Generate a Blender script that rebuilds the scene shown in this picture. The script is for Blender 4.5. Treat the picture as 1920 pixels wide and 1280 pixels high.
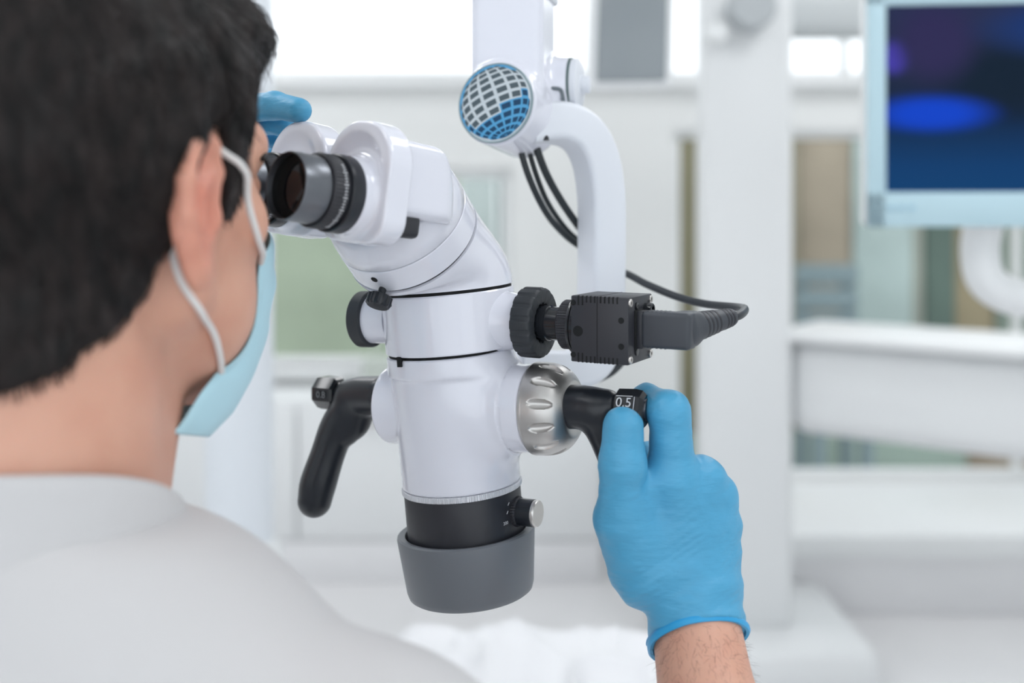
import bpy, bmesh, math, random
import numpy as np
from mathutils import Matrix, Vector

for o in list(bpy.data.objects):
    bpy.data.objects.remove(o, do_unlink=True)
SC = bpy.context.scene
COL = SC.collection
rng = np.random.default_rng(7)
random.seed(7)

# ------------------------------------------------------------------ camera, world, lights, exposure
FPX, CX, HY, EYE = 2000.0, 960.0, 400.0, 1.25      # focal length in pixels, horizon row, camera height
cam_data = bpy.data.cameras.new('camera')
cam = bpy.data.objects.new('camera', cam_data)
COL.objects.link(cam)
cam.location = (0, 0, EYE)
cam.rotation_euler = (math.pi / 2, 0, 0)
cam_data.sensor_width = 36.0
cam_data.lens = 36.0 * FPX / 1920.0
cam_data.shift_y = -(640.0 - HY) / 1920.0
cam_data.clip_start = 0.02
cam_data.dof.use_dof = True
cam_data.dof.focus_distance = 0.735
cam_data.dof.aperture_fstop = 2.9
SC.camera = cam

world = bpy.data.worlds.new('overcast_sky')
SC.world = world
world.use_nodes = True
bg = world.node_tree.nodes['Background']
bg.inputs['Color'].default_value = (0.90, 0.955, 1.0, 1)
bg.inputs['Strength'].default_value = 1.0

SC.view_settings.view_transform = 'Standard'
SC.view_settings.look = 'None'
SC.view_settings.exposure = 0.87
SC.view_settings.gamma = 1.0
SC.view_settings.use_curve_mapping = False
try:
    SC.cycles.use_denoising = True
    SC.cycles.max_bounces = 10
    SC.cycles.transmission_bounces = 6
    SC.cycles.sample_clamp_indirect = 4.0
except Exception:
    pass


def P(px, py, D):
    """point at a pixel of the photograph and a real distance in front of the camera"""
    return np.array([(px - CX) / FPX * D, D, EYE - (py - HY) / FPX * D])


def proj(p):
    return (CX + p[0] / p[1] * FPX, HY - (p[2] - EYE) / p[1] * FPX)


def unit(v):
    v = np.asarray(v, float)
    return v / np.linalg.norm(v)


class Frame:
    """local millimetres <-> world metres"""
    def __init__(s, o, x, y, z, scale=0.001):
        s.o = np.asarray(o, float)
        s.R = np.stack([unit(x), unit(y), unit(z)], axis=1)
        s.k = scale

    def w(s, v):
        return s.o + (np.asarray(v, float) @ s.R.T) * s.k

    def l(s, p):
        return ((np.asarray(p, float) - s.o) @ s.R) / s.k

    def d(s, v):
        return s.R @ np.asarray(v, float)


def axis_frame(o, z, up=(0, 0, 1), scale=0.001):
    z = unit(z)
    up = np.asarray(up, float)
    if abs(np.dot(z, unit(up))) > 0.97:
        up = np.array([0.0, 1.0, 0.0])
    x = unit(np.cross(up, z))
    return Frame(o, x, np.cross(z, x), z, scale)


WF = Frame((0, 0, 0), (1, 0, 0), (0, 1, 0), (0, 0, 1), 1.0)

# ------------------------------------------------------------------ materials
MATS = {}


def srgb(r, g, b):
    f = lambda c: c / 12.92 if c <= 0.04045 else ((c + 0.055) / 1.055) ** 2.4
    return tuple(f(c / 255.0) for c in (r, g, b))


def mat(name, col, rough=0.5, metal=0.0, bump=None, vary=None, coat=0.0, sss=0.0, emit=None,
        trans=0.0, ior=1.45, sheen=0.0, stretch=(1, 1, 1)):
    if name in MATS:
        return MATS[name]
    m = bpy.data.materials.new(name)
    m.use_nodes = True
    nt = m.node_tree
    b = nt.nodes['Principled BSDF']
    b.inputs['Base Color'].default_value = (*col, 1)
    b.inputs['Roughness'].default_value = rough
    b.inputs['Metallic'].default_value = metal
    b.inputs['IOR'].default_value = ior
    b.inputs['Coat Weight'].default_value = coat
    b.inputs['Coat Roughness'].default_value = 0.06
    b.inputs['Transmission Weight'].default_value = trans
    b.inputs['Sheen Weight'].default_value = sheen
    if sss:
        b.inputs['Subsurface Weight'].default_value = sss
        b.inputs['Subsurface Radius'].default_value = (1.0, 0.35, 0.2)
        b.inputs['Subsurface Scale'].default_value = 0.006
    if emit:
        b.inputs['Emission Color'].default_value = (*emit[0], 1)
        b.inputs['Emission Strength'].default_value = emit[1]
    if bump or vary:
        tc = nt.nodes.new('ShaderNodeTexCoord')
        mp = nt.nodes.new('ShaderNodeMapping')
        mp.inputs['Scale'].default_value = stretch
        nt.links.new(tc.outputs['Object'], mp.inputs['Vector'])
    if bump:
        n = nt.nodes.new('ShaderNodeTexNoise')
        n.inputs['Scale'].default_value = bump[0]
        n.inputs['Detail'].default_value = 4
        nt.links.new(mp.outputs[0], n.inputs['Vector'])
        bp = nt.nodes.new('ShaderNodeBump')
        bp.inputs['Strength'].default_value = bump[1]
        bp.inputs['Distance'].default_value = bump[2] if len(bump) > 2 else 0.001
        nt.links.new(n.outputs['Fac'], bp.inputs['Height'])
        nt.links.new(bp.outputs['Normal'], b.inputs['Normal'])
    if vary:
        n2 = nt.nodes.new('ShaderNodeTexNoise')
        n2.inputs['Scale'].default_value = vary[0]
        n2.inputs['Detail'].default_value = 3
        nt.links.new(mp.outputs[0], n2.inputs['Vector'])
        r = nt.nodes.new('ShaderNodeValToRGB')
        r.color_ramp.elements[0].position = 0.3
        r.color_ramp.elements[1].position = 0.7
        r.color_ramp.elements[0].color = (*[c * (1 - vary[1]) for c in col], 1)
        r.color_ramp.elements[1].color = (*[min(1, c * (1 + vary[1])) for c in col], 1)
        nt.links.new(n2.outputs['Fac'], r.inputs['Fac'])
        nt.links.new(r.outputs['Color'], b.inputs['Base Color'])
    MATS[name] = m
    return m


# ------------------------------------------------------------------ mesh helpers
class MB:
    def __init__(s):
        s.V, s.F, s.M, s.n = [], [], [], 0

    def add(s, V, F, mi=0):
        V = np.asarray(V, float)
        s.V.append(V)
        for f in F:
            s.F.append(tuple(int(i) + s.n for i in f))
        s.M += [mi] * len(F)
        s.n += len(V)
        return s

    def lathe(s, fr, prof, seg=64, mod=None, mi=0, close=True):
        """prof: list of (radius, z) in local units around z of the frame"""
        a = np.arange(seg) / seg * 2 * math.pi
        ca, sa = np.cos(a), np.sin(a)
        rows = []
        for i, (r, z) in enumerate(prof):
            rr = np.full(seg, float(r))
            if mod is not None:
                rr = mod(rr, a, z, i)
            rows.append(np.stack([rr * ca, rr * sa, np.full(seg, float(z))], 1))
        V = np.concatenate(rows)
        F = []
        n = len(prof)
        for i in range(n - 1):
            for j in range(seg):
                k = (j + 1) % seg
                F.append((i * seg + j, i * seg + k, (i + 1) * seg + k, (i + 1) * seg + j))
        if close:
            if prof[0][0] > 1e-6:
                F.append(tuple(range(seg - 1, -1, -1)))
            if prof[-1][0] > 1e-6:
                F.append(tuple((n - 1) * seg + j for j in range(seg)))
        return s.add(fr.w(V), F, mi)

    def box(s, fr, c, size, bev=0.0, seg=2, mi=0):
        bm = bmesh.new()
        bmesh.ops.create_cube(bm, size=1.0)
        for v in bm.verts:
            v.co = Vector((v.co.x * size[0], v.co.y * size[1], v.co.z * size[2]))
        if bev > 0:
            bmesh.ops.bevel(bm, geom=bm.edges[:], offset=bev, segments=seg, profile=0.5, affect='EDGES')
        bm.verts.index_update()
        V = np.array([v.co[:] for v in bm.verts]) + np.asarray(c, float)
        F = [[v.index for v in f.verts] for f in bm.faces]
        bm.free()
        return s.add(fr.w(V), F, mi)

    def tube(s, pts, r, seg=12, sub=8, mi=0, section=None, ref=None):
        """tube through world points (Catmull-Rom); r in metres, number or per-point list"""
        pts = np.asarray(pts, float)
        rr = np.full(len(pts), r) if np.isscalar(r) else np.asarray(r, float)
        C, R = catmull(pts, sub), np.interp(np.linspace(0, len(pts) - 1, (len(pts) - 1) * sub + 1), np.arange(len(pts)), rr)
        T = np.gradient(C, axis=0)
        T /= np.linalg.norm(T, axis=1)[:, None]
        nrm = np.asarray(ref if ref is not None else (0, 0, 1), float)
        if abs(np.dot(unit(nrm), T[0])) > 0.95:
            nrm = np.array([1.0, 0.1, 0])
        rows = []
        if section is None:
            a = np.arange(seg) / seg * 2 * math.pi
            sec = np.stack([np.cos(a), np.sin(a)], 1)
        else:
            sec = np.asarray(section)
            seg = len(sec)
        for i in range(len(C)):
            u = nrm - np.dot(nrm, T[i]) * T[i]
            u /= np.linalg.norm(u)
            nrm = u
            v = np.cross(T[i], u)
            rows.append(C[i] + R[i] * (sec[:, :1] * u + sec[:, 1:] * v))
        V = np.concatenate(rows)
        n = len(C)
        F = [(i * seg + j, i * seg + (j + 1) % seg, (i + 1) * seg + (j + 1) % seg, (i + 1) * seg + j)
             for i in range(n - 1) for j in range(seg)]
        F.append(tuple(range(seg - 1, -1, -1)))
        F.append(tuple((n - 1) * seg + j for j in range(seg)))
        return s.add(V, F, mi)

    def obj(s, name, mats, parent=None, **kw):
        return obj(name, np.concatenate(s.V), s.F, mats, parent, mi=s.M, **kw)


def catmull(p, sub):
    p = np.asarray(p, float)
    q = np.vstack([2 * p[0] - p[1], p, 2 * p[-1] - p[-2]])
    out = []
    for i in range(1, len(q) - 2):
        for k in range(sub):
            t = k / sub
            a, b, c, d = q[i - 1], q[i], q[i + 1], q[i + 2]
            out.append(0.5 * (2 * b + (c - a) * t + (2 * a - 5 * b + 4 * c - d) * t ** 2 + (3 * b - a - 3 * c + d) * t ** 3))
    out.append(p[-1])
    return np.array(out)


def rsec(n=5, r=0.35):
    """rounded-square section of half width 1"""
    out = []
    for cx, cy, a0 in ((1 - r, 1 - r, 0), (-1 + r, 1 - r, 90), (-1 + r, -1 + r, 180), (1 - r, -1 + r, 270)):
        for k in range(n):
            a = math.radians(a0 + 90 * k / (n - 1))
            out.append((cx + r * math.cos(a), cy + r * math.sin(a)))
    return out


WORLD = {}


def link(o, parent, mw=None):
    COL.objects.link(o)
    if parent is not None:
        o.parent = parent
        WORLD[o.name] = WORLD[parent.name]
    else:
        WORLD[o.name] = mw if mw is not None else Matrix.Identity(4)
        if mw is not None:
            o.matrix_world = mw


def obj(name, V, F, mats, parent=None, mi=None, smooth=True, angle=38, **props):
    V = np.asarray(V, float)
    if parent is not None:
        mi4 = np.array(WORLD[parent.name].inverted())
        V = V @ mi4[:3, :3].T + mi4[:3, 3]
        mw = None
    else:
        c = np.array([(V[:, 0].min() + V[:, 0].max()) / 2, (V[:, 1].min() + V[:, 1].max()) / 2, V[:, 2].min()])
        V = V - c
        mw = Matrix.Translation(Vector(c))
    me = bpy.data.meshes.new(name)
    me.vertices.add(len(V))
    me.vertices.foreach_set('co', V.astype(np.float32).ravel())
    cnt = np.fromiter((len(f) for f in F), int, len(F))
    idx = np.fromiter((i for f in F for i in f), int, int(cnt.sum()))
    me.loops.add(len(idx))
    me.loops.foreach_set('vertex_index', idx.astype(np.int32))
    me.polygons.add(len(F))
    me.polygons.foreach_set('loop_start', np.concatenate([[0], np.cumsum(cnt)[:-1]]).astype(np.int32))
    if not isinstance(mats, (list, tuple)):
        mats = [mats]
    for m in mats:
        me.materials.append(m)
    if mi is not None and len(mats) > 1:
        me.polygons.foreach_set('material_index', np.asarray(mi, np.int32))
    me.polygons.foreach_set('use_smooth', np.full(len(F), smooth))
    me.update(calc_edges=True)
    me.validate()
    if smooth and angle:
        me.set_sharp_from_angle(angle=math.radians(angle))
    o = bpy.data.objects.new(name, me)
    link(o, parent, mw)
    for k, v in props.items():
        o[k] = v
    return o


def thing(name, label, category, loc, group=None):
    o = bpy.data.objects.new(name, None)
    o.empty_display_size = 0.05
    link(o, None, Matrix.Translation(Vector([float(c) for c in loc])))
    o['label'] = label
    o['category'] = category
    if group:
        o['group'] = group
    return o


def text_shape(txt, size):
    cu = bpy.data.curves.new('lettering', 'FONT')
    cu.body = txt
    cu.size = size
    cu.align_x = 'CENTER'
    cu.align_y = 'CENTER'
    cu.extrude = size * 0.01
    to = bpy.data.objects.new('lettering', cu)
    COL.objects.link(to)
    dg = bpy.context.evaluated_depsgraph_get()
    me = bpy.data.meshes.new_from_object(to.evaluated_get(dg))
    V = np.array([v.co[:] for v in me.vertices])
    F = [tuple(p.vertices) for p in me.polygons]
    bpy.data.objects.remove(to)
    bpy.data.meshes.remove(me)
    bpy.data.curves.remove(cu)
    return V, F


# ------------------------------------------------------------------ signed distance helpers (units of the caller)
def smin(a, b, k):
    h = np.clip(0.5 + 0.5 * (b - a) / k, 0, 1)
    return b + (a - b) * h - k * h * (1 - h)


def smax(a, b, k):
    return -smin(-a, -b, k)


def sd_sphere(p, c, r):
    return np.linalg.norm(p - np.asarray(c, float), axis=1) - r


def sd_ell(p, c, r, R=None):
    q = p - np.asarray(c, float)
    if R is not None:
        q = q @ R
    r = np.asarray(r, float)
    k0 = np.linalg.norm(q / r, axis=1)
    k1 = np.linalg.norm(q / (r * r), axis=1)
    return np.where(k1 > 1e-9, k0 * (k0 - 1) / np.maximum(k1, 1e-9), -r.min())


def sd_cone(p, a, b, ra, rb):
    a = np.asarray(a, float)
    ba = np.asarray(b, float) - a
    t = np.clip((p - a) @ ba / np.dot(ba, ba), 0, 1)
    return np.linalg.norm(p - a - t[:, None] * ba, axis=1) - (ra + (rb - ra) * t)


def sd_box(p, c, h, r=0.0):
    q = np.abs(p - np.asarray(c, float)) - (np.asarray(h, float) - r)
    return np.linalg.norm(np.maximum(q, 0), axis=1) + np.minimum(q.max(axis=1), 0) - r


def sd_cyl(p, a, b, r, rnd=0.0, r2=None):
    a = np.asarray(a, float)
    ba = np.asarray(b, float) - a
    L = np.linalg.norm(ba)
    u = ba / L
    t = (p - a) @ u
    rad = np.linalg.norm(p - a - t[:, None] * u, axis=1)
    rr = r if r2 is None else r + (r2 - r) * np.clip(t / L, 0, 1)
    dx = rad - rr + rnd
    dz = np.abs(t - L / 2) - L / 2 + rnd
    return np.minimum(np.maximum(dx, dz), 0) + np.sqrt(np.maximum(dx, 0) ** 2 + np.maximum(dz, 0) ** 2) - rnd


def chain(p, pts, rad, k):
    d = None
    for i in range(len(pts) - 1):
        e = sd_cone(p, pts[i], pts[i + 1], rad[i], rad[i + 1])
        d = e if d is None else smin(d, e, k)
    return d


def rope(p, pts, rad, sub=5):
    """smoothly varying round rope: spline through the joints, no bulges at them"""
    C = catmull(np.asarray(pts, float), sub)
    R = np.interp(np.linspace(0, len(pts) - 1, len(C)), np.arange(len(pts)), rad)
    R = np.convolve(np.pad(R, 2, mode='edge'), [0.1, 0.2, 0.4, 0.2, 0.1], 'valid')
    d = None
    for i in range(len(C) - 1):
        e = sd_cone(p, C[i], C[i + 1], R[i], R[i + 1])
        d = e if d is None else np.minimum(d, e)
    return d


_perm = rng.random((64, 64, 64))


def vnoise(p):
    q = np.floor(p).astype(int)
    f = p - q
    f = f * f * (3 - 2 * f)
    out = 0
    for i in (0, 1):
        for j in (0, 1):
            for k in (0, 1):
                w = (f[:, 0] if i else 1 - f[:, 0]) * (f[:, 1] if j else 1 - f[:, 1]) * (f[:, 2] if k else 1 - f[:, 2])
                out = out + w * _perm[(q[:, 0] + i) % 64, (q[:, 1] + j) % 64, (q[:, 2] + k) % 64]
    return out * 2 - 1


def sdf_mesh(fn, lo, hi, h, newton=2, B=8, slack=1.6):
    """surface nets of fn(points)=distance; only blocks near the surface are evaluated"""
    lo = np.asarray(lo, float)
    n = (np.ceil((np.asarray(hi, float) - lo) / h / B).astype(int) * B) + 1
    nb = (n - 1) // B
    bi = np.stack(np.meshgrid(*[np.arange(k) for k in nb], indexing='ij'), -1).reshape(-1, 3)
    cen = lo + (bi + 0.5) * B * h
    dc = fn(cen)
    near = np.abs(dc) < B * h * 0.87 * slack + h
    vals = np.empty(tuple(n))
    vals[:-1, :-1, :-1] = np.repeat(np.repeat(np.repeat(dc.reshape(nb), B, 0), B, 1), B, 2)
    vals[-1] = vals[-2]
    vals[:, -1] = vals[:, -2]
    vals[:, :, -1] = vals[:, :, -2]
    g = np.stack(np.meshgrid(*[np.arange(B + 1)] * 3, indexing='ij'), -1).reshape(-1, 3)
    nbk = bi[near]
    step = 600
    for s in range(0, len(nbk), step):
        ids = (nbk[s:s + step, None, :] * B + g[None]).reshape(-1, 3)
        vals[ids[:, 0], ids[:, 1], ids[:, 2]] = fn(lo + ids * h)
    ins = vals < 0
    nc = n - 1
    acc = np.zeros((*nc, 3))
    cnt = np.zeros(tuple(nc))
    offs = [(0, 0, 0), (1, 0, 0), (0, 1, 0), (0, 0, 1), (1, 1, 0), (1, 0, 1), (0, 1, 1), (1, 1, 1)]
    edges = [(a, b) for a in range(8) for b in range(a + 1, 8) if sum(abs(offs[a][i] - offs[b][i]) for i in range(3)) == 1]
    sl = lambda o: tuple(slice(o[i], o[i] + nc[i]) for i in range(3))
    tot = sum(ins[sl(o)].astype(np.int8) for o in offs)
    ac = np.argwhere((tot > 0) & (tot < 8))
    vv = np.stack([vals[ac[:, 0] + o[0], ac[:, 1] + o[1], ac[:, 2] + o[2]] for o in offs], 1)
    pos = np.zeros((len(ac), 3))
    num = np.zeros(len(ac))
    for a, b in edges:
        va, vb = vv[:, a], vv[:, b]
        cr = (va < 0) != (vb < 0)
        t = np.where(cr, va / np.where(cr, va - vb, 1), 0)
        pa, pb = np.array(offs[a], float), np.array(offs[b], float)
        pos += np.where(cr[:, None], pa + t[:, None] * (pb - pa), 0)
        num += cr
    V = lo + (ac + pos / num[:, None]) * h
    del acc, cnt
    idx = np.full(tuple(nc), -1, int)
    idx[ac[:, 0], ac[:, 1], ac[:, 2]] = np.arange(len(ac))
    F = []
    for ax in range(3):
        b1, b2 = (ax + 1) % 3, (ax + 2) % 3
        s0 = [slice(1, nc[i]) for i in range(3)]
        s0[ax] = slice(0, nc[ax])
        s1 = list(s0)
        s1[ax] = slice(1, nc[ax] + 1)
        A, Bv = ins[tuple(s0)], ins[tuple(s1)]
        e = np.argwhere(A != Bv)
        off = np.ones(3, int)
        off[ax] = 0
        e = e + off
        sgn = ins[e[:, 0], e[:, 1], e[:, 2]]
        u1, u2 = np.zeros(3, int), np.zeros(3, int)
        u1[b1] = 1
        u2[b2] = 1
        q = [e - u1 - u2, e - u2, e, e - u1]
        q = np.stack([idx[c[:, 0], c[:, 1], c[:, 2]] for c in q], 1)
        q = np.where(sgn[:, None], q, q[:, ::-1])
        F.append(q[(q >= 0).all(1)])
    F = np.concatenate(F)
    ee = h * 0.4
    for _ in range(newton):
        d = fn(V)
        G = np.stack([fn(V + np.eye(3)[i] * ee) - fn(V - np.eye(3)[i] * ee) for i in range(3)], 1) / (2 * ee)
        gl = np.maximum((G * G).sum(1), 0.2)
        V = V - np.clip(d / gl, -h, h)[:, None] * G * 0.9
    return V, F.tolist()
# ------------------------------------------------------------------ palette
WALL = mat('wall_paint', (0.82, 0.83, 0.825), 0.75, bump=(60, 0.05))
FLOOR = mat('floor_vinyl', (0.79, 0.785, 0.795), 0.35, vary=(3, 0.03))
CEIL = mat('ceiling_paint', (0.86, 0.86, 0.86), 0.9)
FRAME = mat('window_frame_white', (0.86, 0.875, 0.88), 0.4)
GLASS = mat('window_glass', (1, 1, 1), 0.0, trans=1.0, ior=1.02)
LAMPM = mat('lamp_diffuser', (0.9, 0.9, 0.9), 0.6, emit=((0.97, 0.985, 1.0), 5.0))
WHITE = mat('white_gloss_paint', (0.785, 0.795, 0.875), 0.16, coat=0.5, vary=(25, 0.008))
WHITE2 = mat('white_satin_plastic', (0.76, 0.785, 0.84), 0.38, vary=(10, 0.01))
UNITW = mat('white_lacquered_metal', (0.81, 0.825, 0.835), 0.35)
BLACK = mat('black_anodised', (0.026, 0.027, 0.034), 0.42, bump=(900, 0.12, 0.0003))
BLACKG = mat('black_gloss_plastic', (0.012, 0.014, 0.018), 0.2, coat=0.3)
SATINB = mat('black_satin_plastic', (0.016, 0.019, 0.025), 0.30, bump=(700, 0.05, 0.0003))
DARK = mat('dark_recess', (0.004, 0.005, 0.006), 0.8)
RUBBER = mat('dark_rubber', (0.028, 0.032, 0.038), 0.55, bump=(500, 0.1, 0.0004))
GREY = mat('grey_plastic', (0.165, 0.178, 0.20), 0.42, bump=(1200, 0.06, 0.0002))
STEEL = mat('satin_nickel', (0.56, 0.545, 0.53), 0.40, metal=1.0, stretch=(1, 1, 1), vary=(40, 0.04))
GUNMETAL = mat('brushed_gunmetal', (0.17, 0.18, 0.20), 0.34, metal=0.9)
SCREWM = mat('screw_steel', (0.62, 0.60, 0.58), 0.3, metal=0.9)
KNURL = mat('knurled_silver_ring', (0.72, 0.73, 0.77), 0.35, metal=0.3)
LENSG = mat('lens_glass', (0.01, 0.012, 0.016), 0.04, coat=0.6)
PRINT = mat('white_print', (0.62, 0.63, 0.66), 0.5)


# ------------------------------------------------------------------ room
def wallbox(mb, x0, x1, y0, y1, z0, z1, bev=0):
    mb.box(WF, ((x0 + x1) / 2, (y0 + y1) / 2, (z0 + z1) / 2), (x1 - x0, y1 - y0, z1 - z0), bev)


RX, RB, RF, RC = 2.8, -1.5, 3.96, 2.8
m = MB(); wallbox(m, -RX, RX, RB, RF + 0.2, -0.1, 0); m.obj('floor', FLOOR, kind='structure')
m = MB(); wallbox(m, -RX, RX, RB, RF + 0.2, RC, RC + 0.1); m.obj('ceiling', CEIL, kind='structure')
m = MB(); wallbox(m, -RX - 0.1, -RX, RB, RF + 0.2, 0, RC); m.obj('wall_left', WALL, kind='structure')
m = MB(); wallbox(m, RX, RX + 0.1, RB, RF + 0.2, 0, RC); m.obj('wall_right', WALL, kind='structure')
FW = (-2.2, 2.2, 0.75, 2.45)      # wide window behind the viewer
m = MB()
wallbox(m, -RX - 0.1, FW[0], RB - 0.1, RB, 0, RC)
wallbox(m, FW[1], RX + 0.1, RB - 0.1, RB, 0, RC)
wallbox(m, FW[0], FW[1], RB - 0.1, RB, 0, FW[2])
wallbox(m, FW[0], FW[1], RB - 0.1, RB, FW[3], RC)
for x_ in (-0.75, 0.75):
    wallbox(m, x_ - 0.04, x_ + 0.04, RB - 0.1, RB, FW[2], FW[3])
m.obj('wall_front', WALL, kind='structure')
TR = (-2.3, 2.3, 1.745, 2.6)      # transom band
LW = (-1.60, 0.0, 0.676, 1.418)   # left window
RW = (0.604, 2.3, 0.26, 1.557)    # right window
m = MB()
y0, y1 = RF, RF + 0.15
wallbox(m, -RX, RX, y0, y1, TR[3], RC)
wallbox(m, -RX, TR[0], y0, y1, 0, TR[3])
wallbox(m, TR[1], RX, y0, y1, 0, TR[3])
wallbox(m, TR[0], TR[1], y0, y1, RW[3], TR[2])
wallbox(m, TR[0], RW[0], y0, y1, LW[3], RW[3])
wallbox(m, TR[0], LW[0], y0, y1, LW[2], LW[3])
wallbox(m, LW[1], RW[0], y0, y1, LW[2], LW[3])
wallbox(m, TR[0], RW[0], y0, y1, RW[2], LW[2])
wallbox(m, TR[0], TR[1], y0, y1, 0, RW[2])
m.obj('wall_back', WALL, kind='structure')
m = MB(); wallbox(m, -RX, RX, RF - 0.015, RF, 0, 0.07, 0.004); m.obj('baseboard_back', FRAME, kind='structure')


def window(name, r, splits, fw=0.035, sill=True):
    m = MB()
    yc0, yc1 = RF + 0.03, RF + 0.09
    wallbox(m, r[0], r[1], yc0, yc1, r[2], r[2] + fw, 0.004)
    wallbox(m, r[0], r[1], yc0, yc1, r[3] - fw, r[3], 0.004)
    xs = [r[0]] + list(splits) + [r[1]]
    for x in xs:
        w = fw if x in (r[0], r[1]) else fw * 0.7
        a = x if x == r[0] else (x - w if x == r[1] else x - w / 2)
        wallbox(m, a, a + w, yc0, yc1, r[2] + fw, r[3] - fw, 0.004)
    fr = m.obj(name, FRAME, kind='structure')
    for a, b in zip(xs[:-1], xs[1:]):
        g = MB(); wallbox(g, a + 0.02, b - 0.02, RF + 0.056, RF + 0.062, r[2] + fw * 0.8, r[3] - fw * 0.8)
        g.obj('pane', GLASS, fr)
    if sill:
        g = MB(); wallbox(g, r[0] - 0.03, r[1] + 0.03, RF - 0.05, RF + 0.03, r[2] - 0.03, r[2], 0.006)
        g.obj('sill', FRAME, fr)


window('window_1', TR, (-1.2, 1.25))
window('window_2', LW, (-0.40,))
window('window_3', RW, (1.9,), fw=0.025, sill=False)

m = MB(); wallbox(m, -4.5, 6, RF + 0.2, 12, -0.9, -0.8); m.obj('ground', mat('paving', (0.32, 0.33, 0.31), 0.9, vary=(6, 0.15)), kind='structure')
fence = thing('garden_fence', 'muted green and brown boarded fence outside beyond both windows', 'fence', (0, 6.5, -0.8))
PANELS = [(-900, 700, (160, 172, 152)), (700, 862, (163, 175, 156)), (862, 930, (176, 186, 184)), (930, 975, (138, 150, 148)), (975, 1240, (160, 168, 155)),
          (1240, 1330, (118, 114, 92)), (1330, 1500, (140, 135, 118)), (1500, 1600, (150, 140, 124)), (1600, 1712, (160, 175, 172)),
          (1712, 1735, (150, 155, 145)), (1735, 1792, (84, 100, 92)), (1792, 1868, (138, 128, 104)), (1868, 1990, (112, 124, 114)), (1990, 2400, (140, 140, 120))]
for i, (a, b, c) in enumerate(PANELS):
    xa, xb = (a - CX) / FPX * 6.5, (b - CX) / FPX * 6.5
    dy = 0.02 * (i % 2)
    m = MB(); wallbox(m, xa + 0.004, xb - 0.004, 6.5 + dy, 6.56 + dy, -0.1, 2.04, 0.006)
    m.obj('panel', mat('fence_tone_%d' % i, srgb(*c), 0.85, vary=(2.2, 0.13)), fence)
for a, b, c in ((-900, 1240, (150, 160, 148)), (1240, 1810, (142, 158, 148)), (1810, 2500, (140, 128, 112))):
    xa, xb = (a - CX) / FPX * 6.46, (b - CX) / FPX * 6.46
    m = MB(); wallbox(m, xa + 0.004, xb - 0.004, 6.42, 6.50, -0.8, -0.1, 0.01)
    m.obj('plinth', mat('plinth_%d' % a, srgb(*c), 0.85, vary=(2, 0.08)), fence)
shed = thing('garden_bench', 'blue grey bench back standing before the boarded fence outside right window', 'bench', P(1545, 560, 6.1) * (1, 1, 0) + (0, 0, -0.8))
xa, xb = (1490 - CX) / FPX * 6.1, (1608 - CX) / FPX * 6.1
BEN = mat('bench_blue_grey', srgb(122, 138, 142), 0.8)
for zz in (0.42, 0.56, 0.70, 0.84):
    m = MB(); wallbox(m, xa, xb, 6.08, 6.12, zz, zz + 0.12, 0.008); m.obj('slat', BEN, shed)
for xx in (xa + 0.02, xb - 0.08):
    m = MB(); wallbox(m, xx, xx + 0.06, 6.12, 6.18, -0.8, 0.95, 0.006); m.obj('leg', BEN, shed)
m = MB(); wallbox(m, xa, xb, 5.72, 6.10, 0.30, 0.36, 0.01); m.obj('seat', BEN, shed)
for xx in (xa + 0.02, xb - 0.08):
    m = MB(); wallbox(m, xx, xx + 0.06, 5.76, 5.82, -0.8, 0.31, 0.006); m.obj('leg', BEN, shed)

# ceiling lights
first = None
for i, (x, y, wh) in enumerate([(-1.3, 0.0, 'left front'), (1.3, 0.0, 'right front'), (-1.3, 1.4, 'left middle'), (1.3, 1.4, 'right middle'), (-1.3, 3.0, 'left rear'), (1.3, 3.0, 'right rear')]):
    t = thing('ceiling_light', 'square white ceiling light panel at the %s of the room' % wh, 'lamp', (x, y, RC - 0.05), 'ceiling light panels')
    m = MB(); m.box(WF, (x, y, RC - 0.02), (0.66, 0.66, 0.04), 0.005); m.obj('housing', FRAME, t)
    m = MB(); m.box(WF, (x, y, RC - 0.044), (0.60, 0.60, 0.012), 0.003); m.obj('diffuser', LAMPM, t)

# low wall cabinet below the left window
cab = thing('wall_cabinet', 'long low white cabinet with four doors under the left window', 'cabinet', (-0.75, 3.78, 0.0))
m = MB(); wallbox(m, -1.75, 0.30, 3.62, RF, 0.0, 0.62, 0.004); m.obj('body', UNITW, cab)
m = MB(); wallbox(m, -1.75, 0.30, 3.605, 3.62, 0.0, 0.145, 0.003); m.obj('plinth', mat('plinth_grey', (0.80, 0.80, 0.815), 0.5), cab)
for i in range(4):
    a = -1.75 + i * 0.5125
    m = MB(); wallbox(m, a + 0.005, a + 0.5075, 3.60, 3.62, 0.15, 0.60, 0.004); d = m.obj('door', UNITW, cab)
    m = MB(); wallbox(m, a + 0.20, a + 0.31, 3.58, 3.60, 0.54, 0.555, 0.003); m.obj('handle', STEEL, d)
for nm, lab, cat, x, w, h, c in (('storage_box', 'pale sage storage box on the left part of the low white cabinet', 'box', -0.44, 0.16, 0.10, (196, 203, 196)),
                                 ('glove_box', 'small white glove box on the right part of the low white cabinet', 'box', -0.14, 0.13, 0.08, (226, 228, 228))):
    t = thing(nm, lab, cat, (x, 3.78, 0.62))
    m = MB(); wallbox(m, x - w / 2, x + w / 2, 3.70, 3.86, 0.62, 0.62 + h, 0.006); bx = m.obj('carton', mat(nm, srgb(*c), 0.7), t)
    m = MB(); wallbox(m, x - w / 2 - 0.004, x + w / 2 + 0.004, 3.696, 3.864, 0.62 + h - 0.002, 0.62 + h + 0.016, 0.005); m.obj('lid', mat(nm, (0, 0, 0)), t)

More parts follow.
